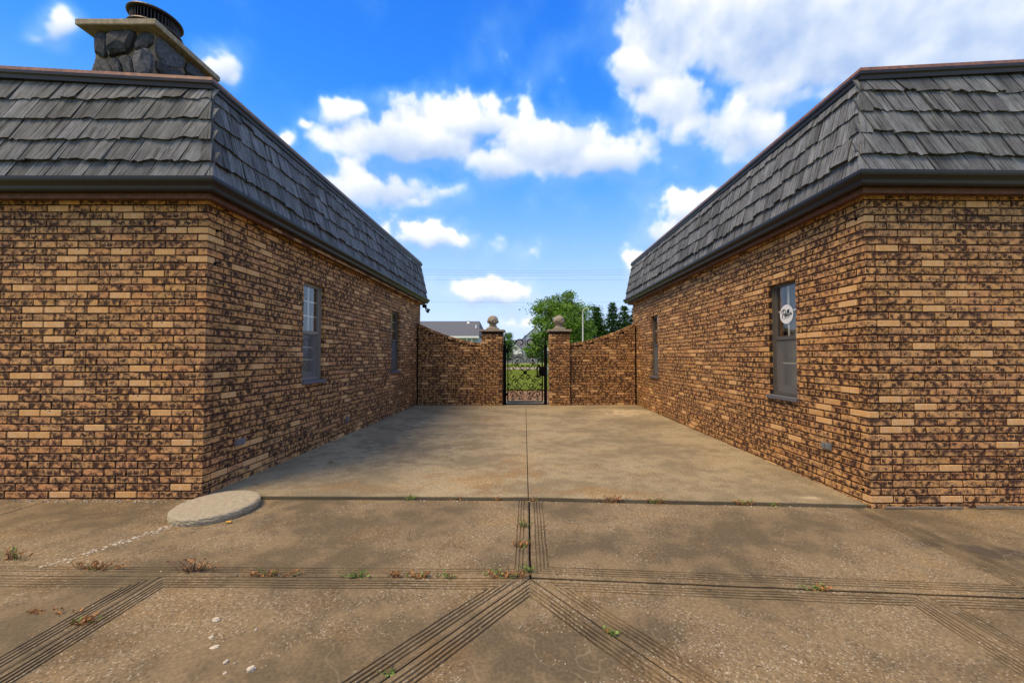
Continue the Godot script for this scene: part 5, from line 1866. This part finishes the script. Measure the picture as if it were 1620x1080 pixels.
	weed("upright green tuft on the courtyard edge left of centre", Vector2(-1.08, 3.568), 0.09, 0.04, 10, 0.8, 0.0, 63)
	weed("dry straw-coloured tuft on the courtyard edge", Vector2(-0.66, 3.57), 0.05, 0.13, 12, 0.25, 0.5, 64)
	weed("small orange tuft on the courtyard edge left of the centre joint", Vector2(-0.27, 3.57), 0.05, 0.035, 12, 0.1, 0.0, 65)
	weed("small brown tuft at the top end of the centre joint", Vector2(0.05, 3.57), 0.05, 0.05, 12, 0.1, 0.2, 66)
	weed("wide orange-brown weed on the courtyard edge right of centre", Vector2(0.77, 3.54), 0.10, 0.13, 34, 0.1, 0.15, 67)
	weed("brown weed with green tips beside the wide orange-brown one", Vector2(1.19, 3.52), 0.07, 0.13, 28, 0.35, 0.2, 68)
	weed("pale yellow drooping weed on the right part of the courtyard edge", Vector2(1.94, 3.485), 0.08, 0.07, 20, 0.45, 0.2, 69)
	weed("small dark green weed nearest the right building's corner", Vector2(2.23, 3.475), 0.05, 0.06, 12, 0.6, 0.2, 70)
	weed("brown vine creeping along the short joint at the lower left", Vector2(-2.19, 1.93), 0.05, 0.05, 26, 0.1, 0.3, 71, 0.5)
	weed("orange vine sprawling over the slab at the lower left edge", Vector2(-2.42, 2.00), 0.035, 0.20, 12, 0.05, 0.0, 72, 1.0)
	weed("small green weed in the right diagonal joint", Vector2(0.40, 1.872), 0.03, 0.05, 12, 0.9, 0.0, 73)
	weed("yellow-brown weed in the long joint on the right", Vector2(1.68, 2.232), 0.05, 0.08, 16, 0.4, 0.1, 74)
	weed("tiny green sprout low in the left diagonal joint", Vector2(-0.575, 1.640), 0.02, 0.03, 7, 1.0, 0.0, 75)
	weed("small green weed at the foot of the left side wall", Vector2(-2.93, 7.2), 0.10, 0.10, 10, 0.9, 0.0, 76)
	weed("dry brown leaves at the foot of the right side wall", Vector2(2.90, 8.3), 0.09, 0.12, 14, 0.1, 0.2, 77)

func _ready() -> void:
	rng.seed = 20240611
	set_camera_and_light()
	make_materials()
	M.disc = textured(mottled(86, srgb(146, 136, 114), srgb(164, 153, 130), 0.03), 0.95, 0.0, 2.4, false)
	paving()
	var lc := Vector3(-2.977, 0, -3.535)
	var k := COURSE
	var lw := [{"a": 1.540, "b": 2.060, "lo": 14 * k + 0.0235, "hi": 34 * k + 0.0235}, {"a": 4.82, "b": 5.355, "lo": 14 * k + 0.0235, "hi": 34 * k + 0.0235}]
	var left := building(-1.0, lc, 0.0, 7.05, lw, 0.2015, 0.125, "left brick building with mansard shake roof and stone chimney")
	window(left, -1.0, lw[0], 1.63, false, Vector2i(2, 3), false, "light grey sash window with white muntins")
	window(left, -1.0, lw[1], 1.66, true, Vector2i(2, 3), false, "narrow dark grey far window")
	chimney(left, lc)
	var rc := Vector3(3.0293, 0, -3.417)
	var rw := [{"a": 0.885, "b": 1.355, "lo": 12 * k + 0.0235, "hi": 32.5 * k}, {"a": 5.22, "b": 5.70, "lo": 12.5 * k, "hi": 33 * k + 0.0235}]
	var right := building(1.0, rc, 0.0178, 7.17, rw, 0.2105, 0.145, "right brick building with mansard shake roof and a window sticker")
	window(right, 1.0, rw[0], 1.52, true, Vector2i(2, 2), true, "dark grey sash window with a round white sticker")
	window(right, 1.0, rw[1], 1.56, true, Vector2i(2, 2), false, "narrow dark grey far window")
	garden_wall(-2.977, -1.235, "brick garden wall sweeping down from the left building to the gate")
	garden_wall(2.910, 1.123, "brick garden wall sweeping down from the right building to the gate")
	pier(-1.235, -0.662, "brick pier on the hinge side of the gate, in front of the grey roof", "carved stone ball on the pier in front of the grey-roofed house")
	pier(0.568, 1.123, "brick pier on the lock side of the gate, in front of the tree", "carved stone ball on the pier in front of the leafy tree")
	gate()
	background()
	small_things()
